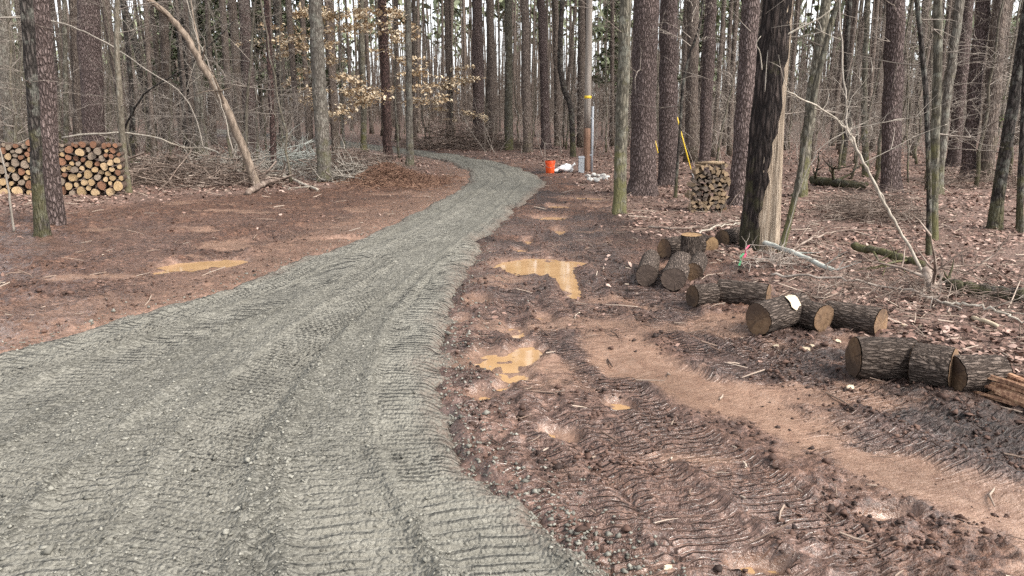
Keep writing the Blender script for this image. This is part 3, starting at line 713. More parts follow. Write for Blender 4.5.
# dead limbs low on a trunk
def limb_part(t, pts, rad, rr, n, zmin, zmax, m, ln=(.5, 1.4), depth=1):
    if n <= 0: return
    for _ in range(n):
        s = MB(); zt = rr.uniform(zmin, zmax); i = min(range(len(pts)), key=lambda k: abs(pts[k].z - zt)); p = pts[i]
        an = rr.uniform(0, 6.28); branchlet(s, p.copy(), Vector((math.cos(an), math.sin(an), rr.uniform(-.15, .5))), rr.uniform(*ln), rr.uniform(.007, .016), rr, depth, 3, .05, 3, .2, (1, 2))
        link('limb', s.mesh('limb', m), t)
def tree(name, label, cat, path, wpx, m, H, crown, sides=16, ends=.55, lump=.05, flare=.4, limbs=0, lm=None, group=None, basey=None, wtop=None):
    """path: pixels from the foot upwards; the foot's distance comes from the ground it stands on"""
    rr = random.Random(hash(label) % 9999 if False else sum(map(ord, label)))
    f = P(*path[0]); foot = Vector((f.x, f.y, gz(f.x, f.y)))
    wp = [foot] + [at(px, py, f.y) for px, py in path[1:]]
    dep = f.y * math.cos(PITCH) + (CAM_H - f.z) * math.sin(PITCH)
    r0 = wpx * .5 * dep / FPX
    d = (wp[-1] - wp[-2]).normalized()
    if d.z < .85: d = (d + Vector((0, 0, .6))).normalized()
    top = wp[-1]
    while top.z < foot.z + H:
        d = (d * .9 + Vector((0, 0, .1))).normalized(); top = top + d * 1.2; wp.append(top.copy())
    wp[0] = wp[0] - (wp[1] - wp[0]).normalized() * .12
    loc = [p - foot for p in wp]
    n = int(min(90, 14 + H * 3)); 
    pts = resample(loc, n)
    # finer rings near the foot for the flare
    extra = [pts[0].lerp(pts[1], k / 4) for k in range(1, 4)]; pts = [pts[0]] + extra + pts[1:]
    Ht = pts[-1].z
    rad = [max(.012, r0 * (1 - (1 - ends) * max(0, p.z) / Ht - (.9 * ends) * max(0, (p.z / Ht - .8) / .2) ** 2)) for p in pts]
    for i in range(3, len(pts)): pts[i] = pts[i] + Vector((rr.gauss(0, .012), rr.gauss(0, .012), 0)) * min(1, r0 * 6)
    t = thing(name, label, cat, foot, group)
    link('trunk', trunk_mesh(pts, rad, sides, MT[m], lump=lump, flare=flare, seed=sum(map(ord, label))), t)
    limb_part(t, pts, rad, rr, limbs, 1.2, min(7, Ht * .7), MT[lm or 'twig'])
    if crown:
        i = int(len(pts) * (.72 if crown == 'pine' else .5)); add_crown(t, pts[i], crown, rr, None)
        if crown == 'bare':
            for ch in t.children:
                if ch.name.startswith('crown'): ch.scale = tuple(v * max(.3, min(1, r0 / .11)) for v in ch.scale)
    return t, pts, rad, r0
T = tree
WB = 'woods beside and behind the road'
pt = 'pine tree'; ht = 'hardwood tree'
NAMED = []
def NT(*a, **k): r = T(*a, **k); NAMED.append((r[0].location.x, r[0].location.y)); return r
NT('hardwood_tree', 'dark mossy leaning trunk just left of the pine before the woodpile', 'tree', [(43, 237), (37, 180), (32, 90), (27, 0)], 11.5, 'dark', 13, 'bare', 20, limbs=3)
NT('pine_tree', 'grey plated pine trunk standing right in front of the woodpile', 'tree', [(54, 225), (50, 160), (44, 60), (40, 0)], 17, 'pine', 19, 'pine', 28, .6, .03, limbs=1)
NT('hardwood_tree', 'grey trunk behind the woodpile at the left picture edge', 'tree', [(15, 168), (11, 120), (6, 60), (2, 0)], 16, 'hard', 14, 'bare')
NT('sapling', 'slim mossy straight stem behind woodpile, right of the plated pine', 'tree', [(66, 165), (66, 100), (64, 0)], 5, 'mossy', 9, 'bare', 10, limbs=4)
NT('pine_tree', 'broad purplish pine trunk rising behind the middle of the woodpile', 'tree', [(95, 170), (93, 120), (88, 0)], 21, 'pine', 20, 'pine', 24, limbs=4)
NT('pine_tree', 'medium pine half hidden left of the broad purplish pine', 'tree', [(80, 164), (78, 100), (74, 0)], 10, 'pine_far', 18, 'pine')
NT('sapling', 'slender grey stem at the right end of the woodpile', 'tree', [(129, 194), (123, 140), (117, 60), (117, 0)], 6, 'sap', 8, 'bare', 12, limbs=6)
NT('sapling', 'thin black stem behind the right end of the woodpile', 'tree', [(133, 168), (132, 120), (130, 70), (122, 0)], 5, 'dark', 7, 'bare', 10, limbs=5)
NT('hardwood_tree', 'dark curving trunk leaning left between woodpile and leaning dead tree', 'tree', [(152, 152), (147, 110), (137, 50), (122, 0)], 8, 'dark', 11, 'bare', 12, limbs=5)
NT('pine_tree', 'mid sized pine left of the leaning dead tree top', 'tree', [(169, 150), (167, 90), (163, 0)], 10, 'pine_far', 18, 'pine', limbs=3)
NT('hardwood_tree', 'dark mossy trunk crossing behind the leaning dead tree', 'tree', [(189, 155), (184, 80), (177, 0)], 9, 'dark', 14, 'bare', 14, limbs=5)
NT('hardwood_tree', 'pale grey trunk behind the leaning dead tree', 'tree', [(201, 156), (198, 100), (192, 0)], 9, 'hard', 14, 'bare', 14, limbs=3)
NT('pine_tree', 'dark purple pine just right of the leaning dead tree', 'tree', [(252, 153), (249, 90), (244, 0)], 13, 'pine', 20, 'pine', 20, limbs=2)
NT('pine_tree', 'slimmer pine beside the dark purple pine, left of it', 'tree', [(240, 148), (237, 80), (232, 0)], 9, 'pine_far', 19, 'pine', limbs=2)
NT('sapling', 'thin dark reddish straight stem left of the pale brush pile', 'tree', [(274, 174), (271, 90), (266, 0)], 6, 'redpine', 10, 'bare', 12, limbs=3)
NT('hardwood_tree', 'slim dark trunk behind the thin reddish stem', 'tree', [(283, 150), (280, 80), (276, 0)], 7, 'dark', 14, 'bare', 12, limbs=4)
NT('hardwood_tree', 'smooth light grey trunk beside the pale brush pile', 'tree', [(325, 183), (321, 120), (318, 60), (315, 0)], 14, 'hard', 15, 'bare', 24, .6, .03, limbs=2)
NT('pine_tree', 'dark pine behind the smooth light grey trunk', 'tree', [(336, 150), (333, 80), (330, 0)], 8, 'pine_far', 19, 'pine')
NT('pine_tree', 'reddish brown pine trunk beside the orange straw mound', 'tree', [(388, 163), (386, 90), (382, 0)], 9, 'redpine', 18, 'pine', 18, .65, limbs=3)
NT('hardwood_tree', 'slim grey trunk on the inside of the road bend', 'tree', [(410, 167), (409, 90), (408, 0)], 7, 'hard', 12, 'bare', 14, limbs=5)
NT('hardwood_tree', 'thin mossy trunk behind the beech leaves, left of reddish pine', 'tree', [(364, 152), (363, 90), (361, 0)], 6, 'mossy', 12, 'bare', limbs=3)
NT('pine_tree', 'left of two close tall pines beyond the road bend', 'tree', [(479, 148), (478, 80), (477, 0)], 12, 'pine', 20, 'pine', 18, limbs=3)
NT('pine_tree', 'right of two close tall pines beyond the road bend', 'tree', [(494, 149), (492, 80), (490, 0)], 9, 'pine_far', 20, 'pine', limbs=2)
NT('hardwood_tree', 'mossy straight trunk right of the two close pines', 'tree', [(509, 151), (509, 80), (508, 0)], 8, 'mossy', 16, 'bare', limbs=4)
NT('pine_tree', 'pine standing behind and left of the orange bucket', 'tree', [(528, 153), (526, 80), (525, 0)], 9, 'pine_far', 20, 'pine', limbs=2)
NT('pine_tree', 'dark pine directly behind the orange bucket', 'tree', [(546, 150), (544, 80), (541, 0)], 9, 'pine', 20, 'pine', limbs=2)
NT('hardwood_tree', 'crooked dark stem bending left between bucket and utility pole', 'tree', [(573, 158), (571, 110), (564, 88), (560, 60), (562, 0)], 6, 'dark', 12, 'bare', limbs=6)
NT('pine_tree', 'slender pine left of the utility pole', 'tree', [(558, 147), (557, 80), (555, 0)], 7, 'pine_far', 20, 'pine')
NT('hardwood_tree', 'green mossy hardwood trunk right of the utility pole', 'tree', [(619, 215), (621, 150), (624, 60), (626, 0)], 12.5, 'mossy', 13, 'bare', 24, .6, .04, limbs=2)
NT('pine_tree', 'thickest furrowed pine right of the mossy hardwood', 'tree', [(642, 196), (643, 130), (645, 60), (646, 0)], 25, 'pine', 22, 'pine', 32, .65, .03, .45, limbs=2)
NT('pine_tree', 'big pine close behind the thickest pine, right side', 'tree', [(667, 187), (668, 100), (669, 0)], 18, 'pine', 21, 'pine', 28, .65, .03, limbs=2)
NT('sapling', 'thin black curving stem before the yellow guy guard', 'tree', [(675, 200), (680, 130), (683, 85), (690, 55), (700, 25), (704, -10)], 3.2, 'dark', 6, 'bare', 8, limbs=4)
NT('hardwood_tree', 'purple grey trunk leaning right behind the split wood stack', 'tree', [(704, 176), (707, 90), (711, 0)], 12, 'pine', 16, 'pine', 18, limbs=4)
NT('pine_tree', 'rough flaky pine trunk between split wood stack and dead snag', 'tree', [(739, 207), (743, 130), (749, 40), (751, 0)], 18, 'pine', 19, 'pine', 28, .65, .05, limbs=4)
NT('hardwood_tree', 'grey trunk behind the dead snag, leaning right', 'tree', [(800, 198), (808, 130), (818, 60), (826, 0)], 11, 'mossy', 13, 'bare', 18, limbs=6)
NT('sapling', 'mossy slanted sapling right of the dead snag', 'tree', [(780, 257), (795, 200), (806, 140), (818, 75), (838, 0)], 6, 'mossy', 7, 'bare', 14, limbs=7)
NT('pine_tree', 'broad dark pine in the right woods behind the bare bough', 'tree', [(890, 194), (892, 120), (896, 0)], 18, 'pine', 20, 'pine', 24, limbs=8)
NT('sapling', 'dark crooked sapling twin, front one in the right woods', 'tree', [(928, 258), (929, 190), (927, 120), (923, 60), (917, 0)], 5, 'dark', 7, 'bare', 12, limbs=6)
NT('hardwood_tree', 'mossy grey trunk just behind the dark crooked sapling', 'tree', [(932, 242), (934, 170), (937, 80), (938, 0)], 9, 'mossy', 11, 'bare', 16, limbs=6)
NT('hardwood_tree', 'grey slanted trunk right of the dark crooked sapling', 'tree', [(937, 196), (943, 130), (952, 60), (960, 0)], 9, 'hard', 13, 'bare', 14, limbs=5)
NT('pine_tree', 'leftmost of three dark leaning pines at far right', 'tree', [(953, 168), (959, 100), (968, 0)], 12, 'pine', 19, 'pine', 18, limbs=3)
NT('pine_tree', 'middle of three dark leaning pines at far right', 'tree', [(967, 182), (973, 110), (984, 0)], 13, 'pine', 19, 'pine', 18, limbs=4)
NT('pine_tree', 'rightmost of three dark leaning pines at far right', 'tree', [(985, 183), (991, 110), (1001, 0)], 14, 'pine_far', 19, 'pine', 18, limbs=4)
NT('hardwood_tree', 'dark slanted trunk at the right edge near the camera', 'tree', [(994, 232), (1004, 160), (1017, 80), (1030, 0)], 11, 'dark', 12, 'bare', 20, limbs=4)
NT('sapling', 'thin dark stem cut by the right picture edge', 'tree', [(1019, 236), (1021, 170), (1026, 60), (1030, 0)], 6, 'dark', 8, 'bare', 12, limbs=3)
NT('hardwood_tree', 'short black bent stem in the right woods behind the snag', 'tree', [(842, 168), (844, 150), (848, 110), (846, 60), (850, 0)], 6, 'dark', 9, 'bare', 12, limbs=6)
NT('hardwood_tree', 'slim mossy trunk between snag and broad dark pine', 'tree', [(866, 178), (864, 100), (868, 0)], 6, 'mossy', 11, 'bare', 12, limbs=6)

# repeated background trees: build a few of each kind, then copy
def proto_pine(seed):
    rr = random.Random(seed); r = rr.uniform(.13, .21); H = 20; bx, by = rr.gauss(0, .25), rr.gauss(0, .25)
    pts = [Vector((bx * math.sin(k / 24 * 3 + seed), by * math.sin(k / 24 * 2.4 + seed * 2), -.15 + k * (H / 24))) for k in range(25)]
    o = pts[0].copy(); pts = [p - Vector((o.x, o.y, 0)) for p in pts]
    rad = [max(.02, r * (1 - .42 * k / 24 - .5 * max(0, (k / 24 - .8) / .2))) for k in range(25)]
    t = trunk_mesh(pts, rad, 10, MT['pine_far'], 'trunk', .05, .3, seed)
    s = MB()
    for _ in range(16):
        i = rr.randint(2, 13); an = rr.uniform(0, 6.28); branchlet(s, pts[i].copy(), Vector((math.cos(an), math.sin(an), rr.uniform(-.2, .4))), rr.uniform(.4, 1.6), .012, rr, 1, 3, .04, 3, .2, (1, 2))
    return t, s.mesh('limbs', MT['twig']), pts[18]
def proto_sap(seed):
    rr = random.Random(seed); H = rr.uniform(6, 9); r = rr.uniform(.03, .06); n = 14
    bx, by = rr.gauss(0, .5), rr.gauss(0, .4)
    pts = [Vector((bx * (k / n) ** 1.6 + rr.gauss(0, .03), by * (k / n) ** 1.5 + rr.gauss(0, .03), -.1 + k * H / n)) for k in range(n + 1)]; pts[0].x = pts[0].y = 0
    rad = [r * (1 - .85 * k / n) for k in range(n + 1)]
    t = trunk_mesh(pts, rad, 7, MT['sap'], 'trunk', .03, .2, seed)
    s = MB()
    for _ in range(rr.randint(22, 30)):
        i = rr.randint(2, n); an = rr.uniform(0, 6.28)
        branchlet(s, pts[i].copy(), Vector((math.cos(an), math.sin(an), rr.uniform(-.05, .75))), rr.uniform(.6, 1.9) * (1 - .3 * i / n), max(.0055, rad[i] * .4), rr, 2, 3, .02, 3, .22, (1, 2))
    return t, s.mesh('crown', MT['twig'])
PP = [proto_pine(300 + k) for k in range(7)]; PS = [proto_sap(400 + k) for k in range(8)]
def zone(px):
    return ('beyond the woodpile' if px < 130 else 'behind the leaning dead tree' if px < 300 else 'inside the road bend behind the beech leaves' if px < 440
            else 'beyond the road bend' if px < 580 else 'behind the utility pole' if px < 760 else 'deep in the right-hand woods')
ORD = ['first', 'second', 'third', 'fourth', 'fifth', 'sixth', 'seventh', 'eighth', 'ninth', 'tenth', 'eleventh', 'twelfth', 'thirteenth', 'fourteenth', 'fifteenth', 'sixteenth', 'seventeenth', 'eighteenth', 'nineteenth', 'twentieth']
ORD += ['twenty ' + k for k in ORD[:9]]
FILL = []
def relabel():
    by = {}
    for px, t, desc, tail in FILL: by.setdefault((desc, tail), []).append((px, t))
    for (desc, tail), L in by.items():
        L.sort(key=lambda p: p[0])
        for i, (px, t) in enumerate(L): t['label'] = desc + ' ' + tail if len(L) == 1 else f'{desc} {tail}, {ORD[min(i, 28)]} from left'
def free(x, y, dmin):
    if float(road_d(np.array([x]), np.array([y]))[0]) < 1.6 and y < 70: return False
    return all((x - a) ** 2 + (y - b) ** 2 > dmin ** 2 for a, b in NAMED)
cnt = 0; tries = 0
while cnt < 230 and tries < 6000:
    tries += 1
    a = R.uniform(-.80, .80); y = 26 * (95 / 26) ** (R.random() ** .8); x = a * y
    px = 512 + FPX * x / y
    if not free(x, y, 1.3): continue
    if y < 34 and 380 < px < 640: continue
    NAMED.append((x, y)); cnt += 1
    me, lb, ct = R.choice(PP)
    t = thing('pine_tree', 'slender background pine ' + zone(px), 'tree', (x, y, float(ground_z(np.array([x]), np.array([y]))[0])), 'background pines ' + zone(px), R.uniform(0, 6.28))
    sx = R.uniform(.4, 1.15); t.scale = (sx, sx, R.uniform(.85, 1.15)); t.rotation_euler.x = R.gauss(0, .018); t.rotation_euler.y = R.gauss(0.01, .02)
    FILL.append((px, t, ('stout' if sx > .9 else 'thin' if sx < .65 else 'medium') + (' nearer' if y < 48 else ' distant') + ' background pine', zone(px) + (' far right' if px > 920 else '')))
    link('trunk', me, t); link('limbs', lb, t, kind='stuff')
    c, l = R.choice(CROWNS); o = link('crown', c, t, ct); link('limbs', l, o, kind='stuff'); o.rotation_euler.z = R.uniform(0, 6); o.scale = (1, 1, .8)
cnt = 0
while cnt < 215:
    a = R.uniform(-.76, .80); y = 15 * (60 / 15) ** (R.random() ** .85); x = a * y; px = 512 + FPX * x / y
    if not free(x, y, .9): continue
    if y < 24 and not (px > 800 or px < 300): continue
    if y < 34 and 300 < px < 640: continue
    if px < 330 and y < 19: continue
    NAMED.append((x, y)); cnt += 1
    me, cr = R.choice(PS)
    t = thing('bare_sapling', 'thin bare twiggy sapling ' + zone(px), 'sapling', (x, y, float(ground_z(np.array([x]), np.array([y]))[0])), 'bare saplings ' + zone(px), R.uniform(0, 6.28))
    s = R.uniform(.7, 1.25); t.scale = (s, s, s); t.rotation_euler.x = R.gauss(0, .07); t.rotation_euler.y = R.gauss(0, .07)
    FILL.append((px, t, ('tall' if s > 1.0 else 'short') + (' nearer' if y < 30 else ' distant') + ' bare twiggy sapling', zone(px) + (' far right' if px > 920 else '')))
    link('trunk', me, t); link('crown', cr, t)

# young evergreens with low green crowns deep in the left woods
for k, (px, py) in enumerate([(212, 139), (232, 140), (262, 138.5), (292, 139), (312, 138), (180, 139), (610, 138), (700, 140)]):
    q = P(px, py); rr = random.Random(k + 600)
    t = thing('young_pine', 'young green pine, ' + ORD[sorted([212, 232, 262, 292, 312, 180, 610, 700]).index(px)] + ' from left, ' + zone(px), 'tree', (q.x, q.y, q.z), 'young green pines ' + zone(px), rr.uniform(0, 6))
    me, lb, ct = PP[k % len(PP)]
    o = link('trunk', me, t); o.scale = (.5, .5, .6)
    for zz in (2.6, 6.2):
        c, l = CROWNS[(k + int(zz)) % 4]; o = link('crown', c, t, (0, 0, zz)); o.scale = (.8, .8, .62); o.rotation_euler.z = rr.uniform(0, 6); link('limbs', l, o, kind='stuff')

relabel()
# the mass of woods farther off
def far_woods():
    s = MB(); rr = random.Random(5)
    for k in range(1100):
        a = rr.uniform(-.95, .95); y = rr.uniform(88, 150); x = a * y; z = float(base(x, y)); r = rr.uniform(.07, .2); lx = rr.gauss(0, .5)
        s.tube([(x, y, z - .2), (x + lx * .5, y, z + 8), (x + lx, y, z + 17)], [r, r * .8, r * .5], 5, False)
        for _ in range(5):
            p = Vector((x, y, z + rr.uniform(1, 13))); an = rr.uniform(0, 6.28)
            branchlet(s, p, Vector((math.cos(an), math.sin(an), rr.uniform(0, .8))), rr.uniform(1, 3), .03, rr, 1, 2, 0, 3, .2, (1, 2))
    for k in range(10000):
        a = rr.uniform(-.95, .95); y = rr.uniform(70, 140); x = a * y; z = float(base(x, y)) if k % 40 == 0 else z
        h = rr.uniform(2, 9); r = rr.uniform(.015, .05)
        s.tube([(x, y, z - .3), (x + rr.gauss(0, .12) * h, y, z + h)], [r, r * .6], 3, False)
    o = link('far_woods', s.mesh('far_woods', MT['pine_far']), kind='stuff', label='dense grey mass of distant woods behind everything')
    C = []
    for k in range(230):
        a = rr.uniform(-.95, .95); y = rr.uniform(92, 150); x = a * y; z0 = rr.uniform(9, 14) if -.2 < a < .3 else rr.uniform(2, 10)
        for j in range(60): C.append((x + rr.gauss(0, 1.5), y + rr.gauss(0, 1.5), z0 + rr.random() * 9 + float(base(x, y))))
    me = cloud_mesh('far_foliage', np.array(C), .9, MT['needles'], .9, .35)
    link('far_foliage', me, o, kind='stuff')
far_woods()
# fine grey undergrowth between the trunks
def thicket():
    s = MB(); rr = random.Random(9)
    for k in range(430):
        a = rr.uniform(-.76, .82); y = 22 * (75 / 22) ** rr.random(); x = a * y
        if not (float(road_d(np.array([x]), np.array([y]))[0]) > 1.5): continue
        px = 512 + FPX * a
        if y < 30 and 330 < px < 640: continue
        z = float(base(x, y))
        for _ in range(2):
            branchlet(s, Vector((x + rr.gauss(0, .3), y + rr.gauss(0, .3), z)), Vector((rr.gauss(0, .3), rr.gauss(0, .3), 1)), rr.uniform(1., 2.6), .011 * max(1, y / 24), rr, 1 if y > 40 else 2, 3, 0, 3, .25, (1, 2))
    link('undergrowth', s.mesh('undergrowth', MT['twig']), kind='stuff', label='tangle of thin bare undergrowth between the trunks')
thicket()

# young beech that keeps its dry leaves
def beech(label, path, H, nb, zr, ln, seed, side=0.):
    rr = random.Random(seed)
    f = P(*path); foot = Vector((f.x, f.y, gz(f.x, f.y))); t = thing('beech_sapling', label, 'tree', foot)
    pts = [Vector((rr.gauss(0, .03), rr.gauss(0, .03), -.1 + k * H / 14)) for k in range(15)]
    link('trunk', trunk_mesh(pts, [.05 * (1 - .85 * k / 14) for k in range(15)], 8, MT['hard'], 'trunk', .03, .2, seed), t)
    s = MB(); C = []
    for _ in range(nb):
        z = rr.uniform(*zr); i = min(14, max(0, int((z + .1) / H * 14))); an = rr.uniform(0, 6.28)
        d = Vector((math.cos(an) + side, math.sin(an), rr.uniform(-.05, .35))); L = rr.uniform(.5, 1.) * ln
        pp = branchlet(s, pts[i].copy(), d, L, .010, rr, 0, 6, .03, 3, .12)
        for j in range(2, 7):
            for _2 in range(3):
                q = pp[j].lerp(pp[j - 1], rr.random()); e = branchlet(s, q, Vector((rr.gauss(0, 1), rr.gauss(0, 1), rr.gauss(0, .15))), rr.uniform(.2, .45), .003, rr, 0, 2, .05, 3, .1)
                for e2 in e[1:]:
                    for _3 in range(3): C.append(tuple(e2 + Vector((rr.gauss(0, .06), rr.gauss(0, .06), rr.gauss(-.03, .035)))))
    cr = link('crown', s.mesh('crown', MT['twig']), t)
    link('leaves', cloud_mesh('leaves', np.array(C), .115, MT['beech'], .5, .5, seed), cr, kind='stuff')
beech('beech sapling holding golden dry leaves, behind the smooth grey trunk', (346, 166), 7, 26, (1.8, 6.6), 2.6, 1)
beech('beech sapling with tan dry leaves reaching over the road bend', (398, 160), 7.5, 24, (1.6, 7), 2.8, 2, .3)
beech('low beech sapling with pale tan leaves beyond the road bend', (452, 148.5), 5.5, 12, (1.6, 4.5), 2.2, 3, .2)
beech('beech sapling with orange tan leaves, between brush pile and woods', (300, 158), 6.5, 16, (2.4, 6), 2.4, 4)

# ------------------------------------------------------------------ the split dead snag
def snag():
    foot = G(760, 252); dep = foot.y * math.cos(PITCH) + 1.6 * math.sin(PITCH); k = dep / FPX
    t = thing('dead_snag', 'split dead trunk with dark bark and bare pale wood facing right', 'snag', foot)
    line = [(760, 258), (762, 215), (766, 150), (770, 100), (774, 50), (778, 0)]
    wd = [38, 35, 32, 29, 26, 24]
    pts = [at(px, py, foot.y) - foot for px, py in line]; d = pts[-1] - pts[-2]
    for _ in range(4): pts.append(pts[-1] + d.normalized() * 1.1); wd.append(wd[-1] * .86)
    n = 70; pp = resample(pts, n); W = np.interp(np.linspace(0, 1, n), np.linspace(0, 1, len(wd)), wd)
    rr = random.Random(3); ph = [rr.uniform(0, 6) for _ in range(8)]
    def flute(i, tt, an): return 1 + .06 * math.sin(an * 7 + ph[0] + tt * 3) + .06 * math.sin(an * 13 + ph[1] - tt * 5) * math.sin(tt * 9 + 1) + .05 * math.sin(an * 23 + ph[2] + 4 * tt) * math.sin(tt * 14 + an) + .03 * abs(math.sin(an * 16 + tt * 2))
    s = MB(); s.tube(pp, [w * .5 * k * .86 * (1 + .08 * math.exp(-i / 3)) for i, w in enumerate(W)], 64, True, flute)
    link('bare_wood', s.mesh('bare_wood', MT['deadwood']), t)
    # bark shell: wraps the left and back; its right edge drifts with height
    V = []; Fc = []; m = 40
    for i, p in enumerate(pp):
        hh = i / (n - 1); r = W[i] * .5 * k * (1 + .12 * math.exp(-i / 3)); dd = (pp[min(i + 1, n - 1)] - pp[max(i - 1, 0)]).normalized()
        e0 = math.radians(np.interp(hh, [0, .06, .14, .22, .31, .40, 1], [240, 246, 266, 288, 308, 322, 326])) + .10 * math.sin(i * .9) + .08 * math.sin(i * 2.3) + .06 * rr.gauss(0, 1)
        e1 = math.radians(75 - 80 * min(1, hh * 2.6)) + .1 * math.sin(i * .7)
        for layer in (0, 1):
            for j in range(m + 1):
                an = e1 + (e0 - e1) * j / m
                q = (r if layer == 0 else r * .80) * (1 + .035 * math.sin(an * 9 + i * .35) + .03 * math.sin(an * 5 - i * .6 + 2) + .02 * math.sin(an * 19 + i))
                V.append(tuple(p + Vector((math.cos(an) * q, math.sin(an) * q, 0))))
    st = 2 * (m + 1)
    for i in range(n - 1):
        for j in range(m):
            a = i * st + j; Fc.append((a, a + 1, a + st + 1, a + st)); b = a + m + 1; Fc.append((b, b + st, b + st + 1, b + 1))
        for j in (0, m):
            a = i * st + j; b = a + m + 1; Fc.append((a, b, b + st, a + st) if j else (a, a + st, b + st, b))
    me = bpy.data.meshes.new('bark'); me.from_pydata(V, [], Fc); me.materials.append(MT['snagbark']); me.polygons.foreach_set('use_smooth', [True] * len(Fc)); link('bark', me, t)
    Y = foot.y
    for pth, r in (([(776, 40), (800, 28), (820, 18), (833, 8)], .015), ([(762, 70), (760, 52), (756, 44), (761, 36)], .008), ([(765, 92), (767, 60), (769, 44)], .007)):
        s = MB(); q = resample([at(a, b, Y - .14) - foot for a, b in pth], 10); s.tube(q, [r * (1 - .6 * i / 9) for i in range(10)], 7); link('dead_limb', s.mesh('dead_limb', MT['palewood']), t)
snag()

# ------------------------------------------------------------------ single branches, lying and leaning
def branch(name, label, cat, pts, r0, r1, m, sides=8, side_br=0, seed=0, n=24, wob=.01, lnr=(.3, .9)):
    rr = random.Random(seed + len(label)); pts = resample(pts, n); o = min(pts, key=lambda p: p.z).copy()
    pts = [p - o + Vector((rr.gauss(0, wob), rr.gauss(0, wob), rr.gauss(0, wob))) for p in pts]
    rad = [r0 + (r1 - r0) * i / (n - 1) for i in range(n)]; t = thing(name, label, cat, o)
    s = MB(); s.tube(pts, rad, sides, True, lambda i, q, an: 1 + .07 * math.sin(an * 3 + i * .8)); link('stem', s.mesh('stem', MT[m]), t)
    if side_br:
        for _ in range(side_br):
            s = MB(); i = rr.randint(2, n - 2); branchlet(s, pts[i].copy(), (pts[i + 1] - pts[i]).normalized() * .8 + Vector((rr.gauss(0, .7), rr.gauss(0, .7), rr.gauss(.2, .5))), rr.uniform(*lnr), max(.004, rad[i] * .45), rr, 1, 3, 0, 4, .2, (0, 2))
            link('side_branch', s.mesh('side_branch', MT[m]), t)
    return t
def A(L, Y):
    return [at(a, b, Y) if not isinstance(Y, (list, tuple)) else at(a, b, y) for (a, b), y in zip(L, Y if isinstance(Y, (list, tuple)) else [Y] * len(L))]
q = G(258, 189); lean = [(258, 191), (247, 158), (226, 108), (205, 70), (184, 34), (160, 8), (146, -4), (120, -40)]
branch('leaning_dead_tree', 'pale dead tree trunk leaning far left, bark peeling', 'dead tree', A(lean, [q.y, q.y, q.y - .2, q.y - .4, q.y - .6, q.y - .8, q.y - 1, q.y - 1.2]), .105, .05, 'deadbark', 14, 3, 1, 50, .008, (.8, 1.8))
branch('bent_branch', 'long bare branch arching over the woodpile from the left edge', 'branch', A([(-30, 20), (0, 18), (40, 19), (70, 26), (110, 45), (150, 72), (178, 90), (196, 118), (204, 150)], 17.5), .02, .009, 'greywood', 7, 4, 2, 40, .006)
branch('dead_branch', 'pale branch lying sideways behind woodpile and leaning tree', 'branch', A([(62, 138), (105, 133), (150, 136), (175, 145), (208, 158)], [17.6, 17.4, 17.2, 17, 20.5]), .024, .012, 'palewood', 7, 6, 3)
branch('dead_branch', 'dark slanted branch propped up right of the woodpile', 'branch', A([(108, 170), (140, 100), (185, 68), (236, 20)], [22, 20, 19.5, 19.4]), .035, .012, 'dark', 7, 5, 4)
branch('fallen_pole', 'long pale thin pole lying between woodpile and leaning tree', 'log', [G(132, 175, .25), G(180, 177, .32), G(235, 182, .22), G(290, 183, .1)], .035, .02, 'palewood', 8, 4, 5)
branch('fallen_pole', 'grey dead pole lying behind the long pale pole', 'log', [G(130, 166, .1), G(170, 166, .14), G(222, 168, .08)], .07, .05, 'hard', 10, 3, 6)
branch('dead_branch', 'whitish forked branch standing up beside the leaning dead tree', 'branch', A([(233, 152), (226, 122), (218, 95), (207, 60), (196, 36), (187, 0)], 17.3), .013, .008, 'greywood', 7, 5, 8)
branch('dead_branch', 'pale curled branch rising left of the leaning dead tree', 'branch', A([(162, 158), (172, 140), (181, 128), (186, 90), (196, 60), (204, 44)], [21, 19.5, 18.5, 18, 18, 18]), .013, .007, 'greywood', 7, 5, 9)
branch('dead_branch', 'silvery branch lying left of the smooth light grey trunk', 'branch', [G(282, 180, .12), G(300, 187, .08), G(318, 193, .05)], .04, .03, 'palewood', 8, 2, 10)
branch('dead_branch', 'stubby broken branch at the foot of the leaning dead tree', 'branch', [G(249, 196, .06), G(266, 190, .12), G(284, 184, .06)], .07, .05, 'brownbrush', 8, 3, 11)
branch('dead_branch', 'pale thin stick leaning at the left picture edge before the woodpile', 'branch', A([(14, 232), (10, 200), (4, 165), (-4, 135)], P(14, 232).y), .018, .01, 'greywood', 7, 1, 31, 16, .004)
bq = P(927, 283).y
branch('bare_bough', 'pale bare bough propped diagonally in the right woods', 'branch', A([(927, 280), (905, 240), (885, 205), (862, 160), (846, 128), (816, 106), (786, 91)], [bq, bq + .1, bq + .1, bq + .2, bq + .3, bq + .3, bq + .2]), .017, .007, 'palewood', 9, 4, 12, 40, .006, (.15, .45))
branch('bare_bough', 'upright thin fork rising from the pale diagonal bough', 'branch', A([(884, 203), (858, 152), (847, 128), (845, 85), (842, 40), (838, -10)], bq + .45), .012, .006, 'greywood', 7, 6, 13)
branch('bare_bough', 'thin pale curving stem left of the pale diagonal bough', 'branch', A([(780, 262), (800, 190), (818, 152), (846, 132), (880, 122), (905, 120)], [8.6, 8.5, 8.4, 8.4, 8.4, 8.4]), .007, .004, 'greywood', 6, 5, 14)
branch('fallen_log', 'thin white lichened log lying at the foot of the snag', 'log', [G(756, 252, .10), G(790, 264, .09), G(832, 277, .05)], .032, .024, 'greybrush', 9, 3, 15, 24, .004, (.2, .5))
